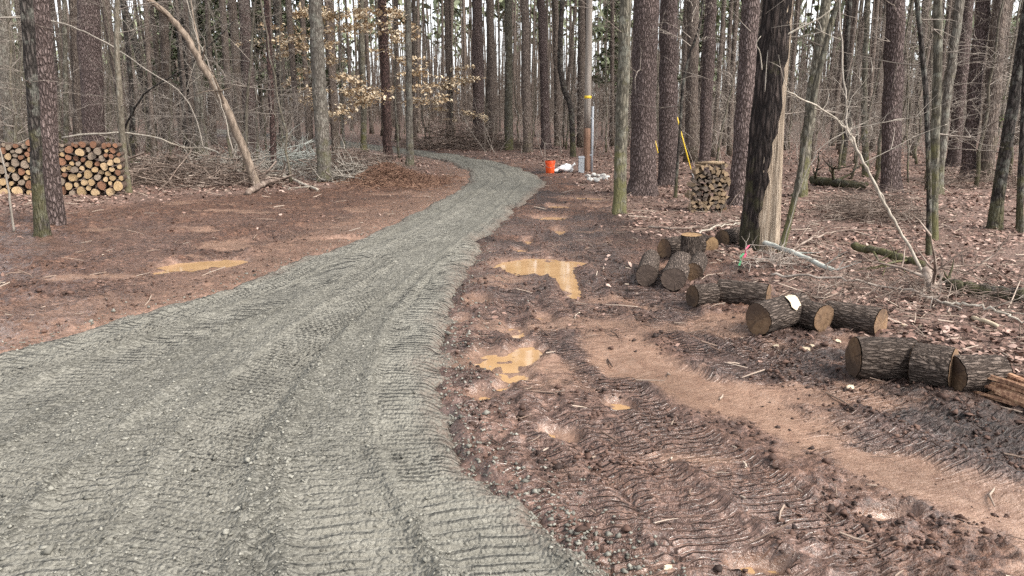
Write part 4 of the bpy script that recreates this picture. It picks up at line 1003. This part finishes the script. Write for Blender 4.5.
branch('fallen_log', 'green mossy thin log lying left of the broken stub', 'log', [G(852, 258, .08), G(886, 266, .10), G(922, 277, .07)], .045, .038, 'mossy', 9, 3, 16)
branch('stump_root', 'short brown broken root stub sticking up behind the logs', 'stump', [G(934, 300, -.04), G(930, 295, .06), G(922, 291, .18)], .06, .035, 'brownbrush', 10, 4, 17, 10, .004)
branch('fallen_log', 'dark log with sawn mossy end at the right edge', 'log', [G(952, 298, .07), G(990, 303, .07), G(1036, 308, .06)], .065, .06, 'dark', 10, 3, 18)
branch('fallen_log', 'black rotten log lying far back in the right woods', 'log', [G(812, 186, .1), G(835, 190, .12), G(866, 192, .08)], .11, .08, 'dark', 9, 4, 19)
branch('dead_branch', 'thin reddish branch lying left of the diagonal bough', 'branch', [G(772, 268, .05), G(830, 244, .12), G(890, 240, .1)], .016, .009, 'brownbrush', 6, 4, 20)
branch('dead_branch', 'thin dark branch lying behind the rear log rounds', 'branch', [G(648, 232, .05), G(690, 235, .06), G(742, 226, .05)], .02, .012, 'brownbrush', 6, 4, 21)
branch('dead_branch', 'pale thin branch lying behind the upright log round', 'branch', [G(690, 243, .06), G(715, 236, .08), G(742, 230, .06)], .016, .01, 'palewood', 6, 2, 22)
branch('dead_branch', 'crooked dark branch curving up before the right saplings', 'branch', A([(905, 298), (935, 268), (960, 272), (985, 262), (1010, 235)], [7, 7.3, 7.3, 7.2, 7.2]), .014, .006, 'brownbrush', 6, 5, 23)
branch('dead_branch', 'long low grey branch crossing the right leaf floor', 'branch', [G(770, 284, .05), G(830, 292, .1), G(900, 300, .07), G(960, 318, .05)], .014, .008, 'twig', 6, 6, 24)
branch('dead_branch', 'slim dead branch lying on leaves near the right edge', 'branch', [G(940, 312, .05), G(985, 322, .08), G(1030, 334, .05)], .013, .007, 'palewood', 6, 4, 25)
branch('dead_branch', 'pale chip of branch lying behind the nearest log rounds', 'branch', [G(972, 325, .03), G(984, 330, .03), G(996, 334, .03)], .02, .015, 'chip', 6, 0, 26, 8, .003)
# ------------------------------------------------------------------ brush heaps (nobody could count their sticks)
def brush(name, label, c, rx, ry, h, n, ln, m, seed, r=.012):
    rr = random.Random(seed); s = MB()
    for _ in range(n):
        a = rr.uniform(0, 6.28); q = math.sqrt(rr.random()); x, y = rx * q * math.cos(a), ry * q * math.sin(a)
        zmax = h * (1 - q * q) ; p = Vector((x, y, rr.uniform(.02, max(.06, zmax))))
        an = rr.uniform(0, 6.28); d = Vector((math.cos(an), math.sin(an), rr.gauss(0, .22))); L = rr.uniform(*ln)
        branchlet(s, p - d * L * .5, d, L, rr.uniform(.5, 1.3) * r, rr, 1, 4, .03, 4, .2, (0, 2))
    zs = min(v[2] for v in s.v)
    s.v = [(a, b, max(z, -.03)) for a, b, z in s.v]
    link(name, s.mesh(name, MT[m]), loc=c, kind='stuff', label=label)
brush('brush_pile', 'heap of pale grey lichened branches left of the smooth grey trunk', G(294, 172), 1.0, .8, .85, 210, (.6, 1.5), 'greybrush', 1, .016)
brush('brush_pile', 'brown tangle of cut brush between grey trunk and reddish pine', G(352, 176), 1.6, 1.1, .7, 240, (.5, 1.6), 'brownbrush', 2, .017)
brush('brush_pile', 'low brown brush heap right of the woodpile', G(172, 184), 2.6, 1.1, .75, 260, (.6, 1.8), 'brownbrush', 3, .020)
brush('brush_pile', 'grey slash heap behind the foot of the leaning dead tree', G(225, 177), 1.9, 1.1, .7, 130, (.7, 2.0), 'greywood', 13, .026)
brush('brush_pile', 'thick grey cut limbs right of the smooth grey trunk', G(345, 181), 1.2, .8, .5, 70, (.6, 1.5), 'greywood', 14, .026)
brush('brush_pile', 'dark row of brush along the far side of the road bend', G(462, 149.5), 3.4, 1.2, 1.25, 230, (1., 2.4), 'brownbrush', 4, .026)
brush('brush_pile', 'dark brush right of the two close tall pines', G(505, 150.5), 2.0, 1, .6, 70, (.8, 1.8), 'brownbrush', 5, .02)
brush('brush_pile', 'twiggy leafy brush heap under the pale diagonal bough', G(880, 222), .75, .6, .6, 170, (.3, .9), 'brownbrush', 6, .010)
brush('brush_pile', 'root and twig clump left of the twiggy heap', G(845, 213), .45, .4, .4, 80, (.3, .7), 'brownbrush', 7, .011)
brush('brush_pile', 'dark brush heap under the three leaning pines', G(978, 188), 1.4, .8, .55, 100, (.4, 1.2), 'brownbrush', 8, .012)
brush('brush_pile', 'thin twigs heaped behind the nearest log rounds', G(880, 300), .8, .5, .22, 70, (.2, .8), 'brownbrush', 9, .005)
brush('brush_pile', 'loose twigs at the foot of the snag', G(775, 268), .35, .3, .2, 40, (.2, .5), 'twig', 10, .004)
brush('brush_pile', 'broken twigs along the right picture edge behind the logs', G(985, 305), .6, .4, .2, 50, (.2, .7), 'brownbrush', 12, .005)

# orange pine straw mound beside the road
def straw():
    c = P(405, 183); n = 3800; q = NR.random(n); x = c.x - .1 + NR.normal(0, .62, n); y = c.y + NR.normal(0, .85, n)
    k = road_d(x, y) > .05; x, y, q = x[k], y[k], q[k]
    z = ground_z(x, y) + .5 * np.exp(-((x - c.x + .5) ** 2 / .5 + (y - c.y - .3) ** 2 / 1.0)) * NR.uniform(.3, 1, len(x)) + NR.uniform(0, .03, len(x))
    sticks_cloud('pine_straw_mound', np.stack([x, y, z], -1), NR.uniform(.12, .3, len(x)), NR.uniform(.004, .009, len(x)), MT['straw'], 'mound of orange pine straw at the roadside under the reddish pine', .35, rr=np.clip(NR.random(len(x)) * .8 + .2 * (1 - q), 0, 1))
straw()

# ------------------------------------------------------------------ sawn log rounds on the right
def round_mesh(L, r, seed, knobbly=.05):
    rr = random.Random(seed); n, m = 18, 48; ph = [rr.uniform(0, 6.28) for _ in range(10)]; V = []; F = []
    ov = rr.uniform(.9, 1.0)
    for i in range(n):
        t = i / (n - 1)
        for k in range(m):
            an = 2 * PI * k / m
            u = (k + 1.2 * math.sin(t * 9 + ph[0] + k * .3) + .8 * math.sin(t * 23 + k)) * .5
            fur = abs(math.sin(u * PI * .98 + ph[1])) ** .7
            q = r * (1 + .04 * math.sin(an * 2 + ph[2] + t) + .03 * math.sin(an * 3 + ph[3] - t * 2)) * (.93 + .085 * fur + .02 * rr.random())
            if i in (0, n - 1): q *= .985
            V.append((q * math.cos(an), q * math.sin(an) * ov, (t - .5) * L))
    for i in range(n - 1):
        for k in range(m):
            k2 = (k + 1) % m; F.append((i * m + k, i * m + k2, (i + 1) * m + k2, (i + 1) * m + k))
    me = bpy.data.meshes.new('bark'); me.from_pydata(V, [], F); me.materials.append(MT['logbark']); me.polygons.foreach_set('use_smooth', [True] * len(F))
    faces = []
    for e, i in ((-1, 0), (1, n - 1)):
        ring = [Vector(V[i * m + k]) for k in range(m)]; VV = []; FF = []
        tl = (rr.gauss(0, .03), rr.gauss(0, .03))
        for j, f in enumerate((.985, .8, .5, .22)):
            for p in ring: VV.append((p.x * f, p.y * f, p.z + e * (.004 + (p.x * tl[0] + p.y * tl[1]) * f * .3 + .0025 * rr.random())))
        VV.append((0, 0, ring[0].z + e * .004))
        for j in range(3):
            for k in range(m):
                k2 = (k + 1) % m; q = (j * m + k, j * m + k2, (j + 1) * m + k2, (j + 1) * m + k); FF.append(q if e > 0 else q[::-1])
        for k in range(m):
            q = (3 * m + k, 3 * m + (k + 1) % m, 4 * m); FF.append(q if e > 0 else q[::-1])
        f = bpy.data.meshes.new('cut_face'); f.from_pydata(VV, [], FF); faces.append(f)
    return me, faces
def log_round(label, a, b, r, cuts=('cut', 'cut'), seed=0, lift=0.):
    """a, b: pixels where the two ends touch the ground"""
    pa, pb = G(*a), G(*b); za = gz(pa.x, pa.y); d = pb - pa; d.z *= .5; L = d.length; d.normalize()
    c = (pa + pb) / 2; c.z = (base(c.x, c.y) + gz(c.x, c.y)) / 2 + r * .86 + lift
    t = thing('log_round', label, 'log', c, 'sawn log rounds beside the mud')
    t.rotation_euler = (d.to_track_quat('Z', 'Y') @ Matrix.Rotation(seed * 1.3, 3, 'Z').to_quaternion()).to_euler()
    me, fs = round_mesh(L, r, seed); link('bark', me, t)
    for f, cn in zip(fs, cuts): f.materials.append(MT[cn]); link('cut_face', f, t)
    return t
LR = [('rearmost left log round lying down, brown sawn end toward the mud', (664, 258), (699, 254), .135, ('cut', 'cut')),
      ('log round half behind the upright one, bright orange sawn end', (711, 254), (692, 247), .105, ('cutlight', 'cut')),
      ('last small log round beside the snag with brown sawn end', (722, 248), (741, 244), .115, ('cut', 'cut')),
      ('leftmost lichened log round with dark sawn end facing the camera', (646, 285), (650, 268), .118, ('cutdark', 'cut')),
      ('lichened log round right of the leftmost, dark end facing camera', (673, 291), (680, 273), .122, ('cutdark', 'cut')),
      ('small log round tucked behind the two lichened ones', (693, 283), (699, 270), .10, ('cut', 'cut')),
      ('short log round at left of the middle pair, round end facing left', (692, 307), (713, 305), .108, ('cut', 'cut')),
      ('long bark covered log round butted to the short one', (718, 303), (767, 309), .112, ('cut', 'cut')),
      ('tilted log round with bare yellow patch where bark is missing', (757, 335), (799, 324), .132, ('cut', 'cut')),
      ('log round wedged right behind the one with bare yellow patch', (797, 326), (822, 333), .12, ('cutdark', 'cut')),
      ('log round with sawn end facing right, beside the yellow patched one', (827, 326), (879, 338), .115, ('cut', 'cut')),
      ('large log round with big weathered end facing left, near the mud', (852, 376), (909, 377), .142, ('cut', 'cut')),
      ('thick log round in the middle of the nearest three', (912, 381), (950, 389), .14, ('cut', 'cut')),
      ('rightmost log round with dark end, beside the split red wood', (952, 392), (996, 391), .122, ('cut', 'cutdark'))]
LOGS = [log_round(l, a, b, r * .96, c, 20 + i) for i, (l, a, b, r, c) in enumerate(LR)]
# upright round
u = G(690, 262); t = thing('log_round', 'single log round standing upright on its end', 'log', (u.x, u.y, u.z + .155), 'sawn log rounds beside the mud')
t.rotation_euler = (.05, -.04, .3); me, fs = round_mesh(.33, .115, 77); link('bark', me, t)
for f in fs: f.materials.append(MT['cutlight']); link('cut_face', f, t)
# bare patch of sapwood on the tilted round
def patch(t, r, an0, z0, m):
    s = MB(); rr = random.Random(4); ring = []
    for k in range(18):
        q = 2 * PI * k / 18; rad = rr.uniform(.65, 1.15); ring.append((an0 + .62 * rad * math.cos(q), z0 + .075 * rad * math.sin(q)))
    c = Vector((math.cos(an0) * r, math.sin(an0) * r, z0))
    for k in range(18):
        a, b = ring[k], ring[(k + 1) % 18]
        mid = lambda e, f: (an0 + (e[0] - an0) * f, z0 + (e[1] - z0) * f)
        pt_ = lambda e: Vector((math.cos(e[0]) * r, math.sin(e[0]) * r, e[1]))
        s.face([c, pt_(mid(a, .5)), pt_(mid(b, .5))]); s.face([pt_(mid(a, .5)), pt_(a), pt_(b), pt_(mid(b, .5))])
    link('bare_patch', s.mesh('bare_patch', m), t)
tp = LOGS[8]; inv = tp.rotation_euler.to_matrix().inverted(); ud = inv @ Vector((.1, -.62, .78))
patch(tp, .132 * 1.035, math.atan2(ud.y, ud.x), .055, MT['chip'])

# split red wood at the right edge
def red_wood():
    a, b = G(992, 398), G(1075, 428); d = (b - a); d.z = 0; L = .62; d.normalize(); s = Vector((-d.y, d.x, 0)); k = 0
    for row in range(4):
        for j in range(9 - row):
            o = thing('split_strip', ['lowest layer', 'second layer', 'third layer', 'top layer'][row] + ' red split strip, number %s from the road side' % ['one', 'two', 'three', 'four', 'five', 'six', 'seven', 'eight', 'nine'][j], 'split wood',
                      a + d * (.3 + R.gauss(0, .04)) + s * ((j - 4 + row * .5) * .03 + .04) + Vector((0, 0, .025 + row * .032 + R.gauss(0, .004))), 'red split strips at the right edge')
            o.rotation_euler = (0, 0, math.atan2(d.y, d.x) + R.gauss(0, .09)); o.rotation_euler.x = R.uniform(0, 3); o.rotation_euler.y = R.gauss(0, .03)
            m = MB(); w_, h_ = R.uniform(.008, .013), R.uniform(.010, .017); V = []
            for x in (-L / 2, -L / 6, L / 6, L / 2):
                for (y, z) in ((-1, -1), (1, -1), (.7, 1), (-.8, .8)): m.v.append((x + (R.gauss(0, .02) if abs(x) > .2 else 0), y * w_ * (.55 if abs(x) > .2 else 1) + R.gauss(0, .0035), z * h_ * (.55 if abs(x) > .2 else 1) + R.gauss(0, .0035)))
            for i in range(3):
                for q in range(4): m.f.append((i * 4 + q, (i + 1) * 4 + q, (i + 1) * 4 + (q + 1) % 4, i * 4 + (q + 1) % 4)); m.r.append(None)
            m.f += [(0, 1, 2, 3), (15, 14, 13, 12)]; m.r += [None, None]
            link('strip', m.mesh('strip', MT['cedar'], False), o)
red_wood()

# ------------------------------------------------------------------ firewood pile, every log its own thing
def fire_variant(seed):
    rr = random.Random(seed); m = 18; ph = [rr.uniform(0, 6) for _ in range(4)]
    prof = [1 + .09 * math.sin(2 * 2 * PI * k / m + ph[0]) + .06 * math.sin(3 * 2 * PI * k / m + ph[1]) + rr.gauss(0, .012) for k in range(m)]
    mx = max(prof); prof = [p / mx for p in prof]; s = MB()
    for y, f in ((0, .985), (.02, 1), (.5, .97), (1, .99)):
        for k in range(m): s.v.append((math.cos(2 * PI * k / m) * prof[k] * f, y, math.sin(2 * PI * k / m) * prof[k] * f))
    for i in range(3):
        for k in range(m): k2 = (k + 1) % m; s.f.append((i * m + k, i * m + k2, (i + 1) * m + k2, (i + 1) * m + k)); s.r.append(None)
    s.f.append(tuple(3 * m + k for k in range(m))); s.r.append(None)
    bark = s.mesh('bark', MT['fire_bark']); ends = {}
    for key in ('fire_pale', 'fire_yellow', 'fire_orange', 'fire_grey'):
        e = MB(); e.v = [(math.cos(2 * PI * k / m) * prof[k] * .93, math.sin(2 * PI * k / m) * prof[k] * .93, .0) for k in range(m)]; e.f = [tuple(range(m))]; e.r = [None]
        ends[key] = e.mesh('cut_face', MT[key], False)
    return bark, ends
def firewood():
    FV = [fire_variant(700 + k) for k in range(7)]; rr = random.Random(21)
    pr = G(126, 198); Y = pr.y; x1 = pr.x; x0 = x1 - 3.4; z0 = pr.z - .03; ords = ['lowest', 'second', 'third', 'fourth', 'fifth', 'sixth', 'seventh', 'eighth', 'ninth', 'tenth', 'eleventh', 'twelfth', 'thirteenth']
    placed = []; Hm = 1.13
    def drop(x, r):
        z = z0 + r
        for (a, b, c) in placed:
            dx = abs(a - x)
            if dx < r + c: z = max(z, b + math.sqrt(max(0, (r + c) ** 2 - dx * dx)))
        return z
    fails = 0
    while fails < 260:
        top = sorted(p[1] for p in placed)[-1] if placed else z0
        r = rr.choice([rr.uniform(.05, .08), rr.uniform(.07, .10), rr.uniform(.085, .12)]) if len(placed) < 30 else rr.choice([rr.uniform(.04, .06), rr.uniform(.05, .08), rr.uniform(.07, .10)])
        best = None
        for _ in range(90):
            x = rr.uniform(x0 + r, x1 - r); z = drop(x, r)
            if best is None or z < best[1]: best = (x, z)
        lim = z0 + Hm + .05 * math.sin(best[0] * 5)
        if best[1] + r > lim: fails += 1; continue
        placed.append((best[0], best[1], r + .0012))
    # rows by height, order from the right end
    rows = {}
    for p in placed: rows.setdefault(min(12, int((p[1] - z0) / .125)), []).append(p)
    nums = ['first', 'second', 'third', 'fourth', 'fifth', 'sixth', 'seventh', 'eighth', 'ninth', 'tenth'] 
    nums += [a + b for a in ('',) for b in ('eleventh', 'twelfth', 'thirteenth', 'fourteenth', 'fifteenth', 'sixteenth', 'seventeenth', 'eighteenth', 'nineteenth', 'twentieth')]
    nums += ['twenty ' + n for n in nums[:9]]
    for rw, L in sorted(rows.items()):
        L.sort(key=lambda p: -p[0])
        for i, (x, z, r) in enumerate(L):
            hgt = (z - z0) / Hm; key = rr.choices(['fire_pale', 'fire_yellow', 'fire_orange', 'fire_grey'], [.42, .28, .05 + .12 * (hgt > .35), .28] if hgt < .68 else [.12, .12, .75, .25])[0]
            cn = {'fire_pale': 'pale', 'fire_yellow': 'yellow', 'fire_orange': 'orange', 'fire_grey': 'greyish'}[key]
            o = thing('firewood_log', f'{cn} sawn firewood log, {nums[i]} from right end, {ords[rw]} layer of the woodpile', 'log', (x, Y + rr.uniform(-.05, .03), z), 'firewood stacked on the left')
            bark, ends = FV[rr.randrange(7)]; r -= .0014; o.scale = (r, .42, r); o.rotation_euler.z = .30 + rr.gauss(0, .02); rot = rr.uniform(0, 6.28)
            b = link('bark', bark, o); b.rotation_euler.y = rot
            e = link('cut_face', ends[key], o, (0, -.006, 0)); e.rotation_euler = (PI / 2, 0, 0)
            e.rotation_euler = (Matrix.Rotation(rot, 3, 'Y') @ Matrix.Rotation(PI / 2, 3, 'X')).to_euler()
firewood()

# ------------------------------------------------------------------ split wood stack
def split_stack():
    q = G(709, 215); Y = q.y; rr = random.Random(8); W, H = .64, .80; rows = 11; k = 0
    nm = ['first', 'second', 'third', 'fourth', 'fifth', 'sixth', 'seventh', 'eighth', 'ninth', 'tenth', 'eleventh', 'twelfth', 'thirteenth', 'fourteenth', 'fifteenth', 'sixteenth']
    cache = []
    for v in range(10):
        m = MB(); n = 4 if v % 2 else 3; an = sorted(2 * PI * (i + rr.uniform(-.2, .2)) / n for i in range(n)); P0 = []
        for y in (0, .5, 1):
            f = rr.uniform(.9, 1.05)
            for a in an: m.v.append((math.cos(a) * f + rr.gauss(0, .04), y, math.sin(a) * f + rr.gauss(0, .04)))
        for i in range(2):
            for j in range(n): m.f.append((i * n + j, i * n + (j + 1) % n, (i + 1) * n + (j + 1) % n, (i + 1) * n + j)); m.r.append(None)
        m.f.append(tuple(range(n))[::-1]); m.f.append(tuple(2 * n + j for j in range(n))); m.r += [None, None]
        cache.append((m.mesh('side', MT['split'], False), m.mesh('side', MT['splitdark'], False)))
    for r in range(rows):
        z = q.z + .03 + H * r / rows; wd = W * (1 - .10 * math.sin(r * 1.7)) * (1.0 - .12 * (r / rows)); x = -wd / 2; i = 0
        while x < wd / 2 - .02:
            sx = rr.uniform(.034, .062); sz = rr.uniform(.036, .054)
            o = thing('split_log', f'split firewood piece, {nm[min(i, 15)]} from left in the {nm[r]} layer of the round stack', 'split wood', (q.x + x + sx, Y + rr.uniform(-.05, .05) + .10 * (abs(x + sx) / W * 2) ** 2, z + rr.gauss(0, .013)), 'split firewood in the round stack')
            o.scale = (sx, .42, sz); o.rotation_euler = (rr.gauss(0, .02), rr.gauss(0, .6), rr.gauss(-.05, .12))
            a, b = rr.choice(cache); link('piece', a if rr.random() < .62 else b, o); x += sx * 1.6; i += 1
    for j in range(3):
        s = MB(); pts = [Vector((-.2 + rr.gauss(0, .02), 0, 0)), Vector((0, 0, .01)), Vector((.22, 0, 0))]; s.tube(pts, [.02, .024, .02], 7)
        o = thing('split_log', ['front', 'second', 'third', 'rear'][j] + ' pale stick laid crosswise on top of the round stack', 'split wood', (q.x + rr.gauss(0, .03), Y + .02 + j * .09, q.z + H + .035), 'sticks on top of the round stack'); o.rotation_euler.z = rr.gauss(0, .15)
        link('piece', s.mesh('piece', MT['split']), o)
split_stack()

# ------------------------------------------------------------------ utility pole and what stands by it
def pole():
    f = G(586.5, 173); t = thing('utility_pole', 'straight wooden utility pole with yellow tag beside the road', 'pole', f)
    tp = at(589.5, 0, f.y) - f; d = tp.normalized(); s = MB(); n = 12
    a = .105
    s.tube([d * (-.2 + 1.5 * i / 5) for i in range(6)], [a] * 6, 20); link('pole_foot', s.mesh('pole_foot', MT['creosote']), t)
    s = MB(); s.tube([d * (1.302 + 8 * i / n) for i in range(n + 1)], [a * (1 - .28 * i / n) for i in range(n + 1)], 20); link('shaft', s.mesh('shaft', MT['pole']), t)
    s = MB(); s.tube([d * 2.18, d * 2.19, d * 2.25, d * 2.26], [a * .99, a * 1.04, a * 1.04, a * .99], 20); link('tag', s.mesh('tag', MT['yellow']), t)
    s = MB(); c0 = Vector((.155, -.02, 0)); s.tube([c0 + d * (-.1), c0 + d * 1.0, c0 + d * 1.95], [.038, .038, .038], 12); link('conduit', s.mesh('conduit', MT['pvc']), t)
    for h in (.5, 1.6):
        s = MB(); s.box(c0 * .7 + d * h + Vector((0, -.03, 0)), (.075, .012, .02)); link('conduit_strap', s.mesh('conduit_strap', MT['grey'], False), t)
pole()
def pedestal():
    f = G(583, 173); f = Vector((f.x - .09, f.y - .35, f.z)); t = thing('cable_pedestal', 'grey metal cable pedestal at the foot of the utility pole', 'pedestal', f)
    s = MB(); s.box((0, 0, .2), (.085, .07, .22)); link('housing', s.mesh('housing', MT['grey'], False), t)
    s = MB(); s.box((0, 0, .445), (.095, .08, .022)); s.box((0, 0, .475), (.08, .066, .008)); link('cap', s.mesh('cap', MT['pvc'], False), t)
    s = MB(); s.tube([(0, -.071, .30), (0, -.079, .30)], [.014, .014], 10); link('lock', s.mesh('lock', MT['wire']), t)
pedestal()
def bucket():
    f = G(550, 174); t = thing('bucket', 'bright orange plastic bucket at the roadside', 'bucket', f); s = MB(); n = 28
    s.tube([(0, 0, .0), (0, 0, .005), (0, 0, .30), (0, 0, .37), (0, 0, .37), (0, 0, .30), (0, 0, .02)], [.125, .130, .146, .150, .142, .138, .124], n, True); link('shell', s.mesh('shell', MT['orange']), t)
    s = MB()
    for z in (.30, .335, .366): s.tube([(0, 0, z - .008), (0, 0, z - .007), (0, 0, z + .007), (0, 0, z + .008)], [.147, .159, .159, .147], n, False)
    link('rim', s.mesh('rim', MT['orange']), t)
    s = MB(); s.tube([(.158 * math.cos(k * PI / 14), -.158 * .55 * math.sin(k * PI / 14) - .05, .30 - .13 * math.sin(k * PI / 14)) for k in range(15)], [.004] * 15, 6); link('handle', s.mesh('handle', MT['wire']), t)
bucket()
def bag():
    f = G(565, 173); rr = random.Random(6); s = MB(); n, m = 14, 24
    for i in range(n + 1):
        v = PI * i / n
        for k in range(m):
            u = 2 * PI * k / m; cr = 1 + .10 * math.sin(u * 5 + i * .9) + .07 * math.sin(u * 9 - i * 1.7) + rr.gauss(0, .02)
            x = .34 * math.sin(v) * math.cos(u) * cr; y = .24 * math.sin(v) * math.sin(u) * cr; z = .12 + .15 * math.cos(v) * (1 + .3 * math.sin(u + .6) + .6 * max(0, x)) * cr
            s.v.append((x, y, max(z, -.02)))
    for i in range(n):
        for k in range(m): s.f.append((i * m + k, (i + 1) * m + k, (i + 1) * m + (k + 1) % m, i * m + (k + 1) % m)); s.r.append(None)
    t = thing('plastic_sack', 'crumpled white plastic sack lying right of the orange bucket', 'sack', f); t.scale = (.72, .72, .8); link('sack_body', s.mesh('sack_body', MT['white']), t)
    s = MB(); s.tube([(.28, 0, .2), (.36, .01, .27), (.43, 0, .33)], [.07, .03, .06], 12, True, lambda i, tt, an: 1 + .2 * math.sin(an * 5)); link('tied_end', s.mesh('tied_end', MT['white']), t)
    s = MB(); s.tube([(-.3, -.03, .06), (-.42, -.05, .03), (-.52, -.04, .01)], [.1, .08, .05], 12, True, lambda i, tt, an: (1 + .2 * math.sin(an * 4)) * (.5 if math.sin(an) > .6 else 1)); link('loose_flap', s.mesh('loose_flap', MT['white']), t)
bag()
def stones():
    rr = random.Random(12)
    W_ = ['leftmost', 'second', 'third', 'fourth', 'fifth', 'sixth', 'seventh', 'eighth', 'ninth', 'rightmost']
    spots = sorted([(588, 179), (590, 182), (594, 178), (595, 181.5), (597, 184), (599, 178.5), (601, 181), (603, 179), (605, 182), (607, 180)])
    for k, (px, py) in enumerate(spots):
        q = G(px, py); s = MB(); a, b, c = rr.uniform(.08, .13), rr.uniform(.06, .1), rr.uniform(.045, .075); n, m = 6, 9
        for i in range(n + 1):
            v = PI * i / n
            for j in range(m):
                u = 2 * PI * j / m; w_ = rr.uniform(.82, 1.12) if 0 < i < n else 1
                s.v.append((a * math.sin(v) * math.cos(u) * w_, b * math.sin(v) * math.sin(u) * w_, c * math.cos(v) * w_))
        for i in range(n):
            for j in range(m): s.f.append((i * m + j, (i + 1) * m + j, (i + 1) * m + (j + 1) % m, i * m + (j + 1) % m)); s.r.append(None)
        o = link('field_stone', s.mesh('field_stone', MT['stone'], False), loc=(q.x, q.y, q.z + c * .7), label=W_[k] + ' of the pale stones heaped right of the utility pole foot', category='stone', group='pale stones by the pole'); o.rotation_euler = (rr.gauss(0, .2), rr.gauss(0, .2), rr.uniform(0, 6))
stones()
# guy wires with yellow guards: they come down from the pole to the ground
def guy(label, foot_px, top_px, Yt, gl):
    f = G(*foot_px); tp = at(*top_px, Yt); t = thing('guy_wire', label, 'guy wire', f); d = tp - f; L = d.length; d.normalize()
    s = MB(); s.tube([Vector((0, 0, -.05)), d * L * .5, d * L * 3.2], [.006] * 3, 6); link('wire', s.mesh('wire', MT['wire']), t)
    s = MB(); s.tube([d * gl[0], d * (gl[0] + .02), d * gl[1]], [.013, .016, .016], 10); link('guard', s.mesh('guard', MT['yellow']), t)
    s = MB(); s.tube([Vector((0, 0, -.15)), Vector((0, 0, .05)), d * .12], [.02, .02, .015], 8); link('anchor', s.mesh('anchor', MT['wire']), t)
guy('guy wire with long yellow guard rising behind the split wood stack', (693, 180), (676, 113), 19.6, (.25, 1.75))
guy('guy wire with short yellow guard between the two big pines', (662, 172), (653.5, 133), 23.2, (.55, 1.05))

# flagging ribbons at the foot of the snag
def ribbon(label, px, dz, m, col):
    q = G(*px); s = MB(); pts = [Vector((0, 0, .0)), Vector((.015, .01, .05)), Vector((.005, -.01, .1)), Vector((.04, 0, .14))]
    for a, b in zip(pts[:-1], pts[1:]): s.face([a, a + Vector((.022, -.008, .004)), b + Vector((.022, -.008, .004)), b]); s.face([a + Vector((0, .001, 0)), b + Vector((0, .001, 0)), b + Vector((.022, -.007, .004)), a + Vector((.022, -.007, .004))])
    link('ribbon', s.mesh('ribbon', MT[m], False), loc=q + Vector((0, 0, dz)), label=label, category='ribbon')
ribbon('pink flagging ribbon on twigs at the foot of the snag', (743, 266), .08, 'pinktape', 0)
ribbon('green flagging ribbon beside the pink one by the snag', (738, 268), .02, 'greentape', 0)
# pale wood chips
for k, (px, py) in enumerate([(806, 351), (812, 349), (850, 388), (776, 346), (902, 333), (921, 331), (940, 333), (838, 344), (668, 571), (985, 372), (690, 300)]):
    q = G(px, py); s = MB(); rr = random.Random(k); a = rr.uniform(.02, .04)
    s.v = [(a * math.cos(u) * rr.uniform(.6, 1.2), a * .6 * math.sin(u) * rr.uniform(.7, 1.2), z) for z in (0, .008) for u in [i * 6.28 / 7 for i in range(7)]]
    s.f = [tuple(range(6, -1, -1)), tuple(range(7, 14))] + [(i, (i + 1) % 7, 7 + (i + 1) % 7, 7 + i) for i in range(7)]; s.r = [None] * len(s.f)
    o = link('wood_chip', s.mesh('wood_chip', MT['chip'], False), loc=q + Vector((0, 0, .006)), label=['pale wood chip in front of the wedged log round', 'pale chip just right of the chip before the wedged log', 'pale chip in the mud below the large weathered log', 'pale chip below the yellow patched log round', 'pale chip behind the large weathered log round', 'pale chip behind the thick middle log round', 'pale chip on leaves behind the rightmost log round', 'pale chip just left of the large weathered log', 'pale chip at the bottom picture edge beside the gravel', 'pale chip close behind the red split strips', 'pale chip left of the short middle log round'][k], category='wood chip', group='pale wood chips'); o.rotation_euler = (rr.gauss(0, .25), rr.gauss(0, .25), rr.uniform(0, 6))
# small green sprig in the right woods
def sprig():
    q = P(1000, 172); s = MB(); rr = random.Random(2); C = []
    t = thing('evergreen_sapling', 'small sapling with fresh green leaves among the leaning pines', 'sapling', q)
    p = [Vector((0, 0, -.05)), Vector((.03, 0, 1)), Vector((0, .05, 2.2))]; s.tube(p, [.02, .014, .005], 6); link('trunk', s.mesh('trunk', MT['sap']), t); s = MB()
    for _ in range(12):
        e = branchlet(s, Vector((.02, 0, rr.uniform(1.1, 2.2))), Vector((rr.gauss(0, 1), rr.gauss(0, 1), .1)), rr.uniform(.3, .8), .005, rr, 0, 4)
        C += [tuple(x + Vector((rr.gauss(0, .05), rr.gauss(0, .05), rr.gauss(0, .03)))) for x in e[1:] for _2 in range(4)]
    c = link('crown', s.mesh('crown', MT['sap']), t); link('leaves', cloud_mesh('leaves', np.array(C), .09, MT['green'], .4, .5), c, kind='stuff')
sprig()
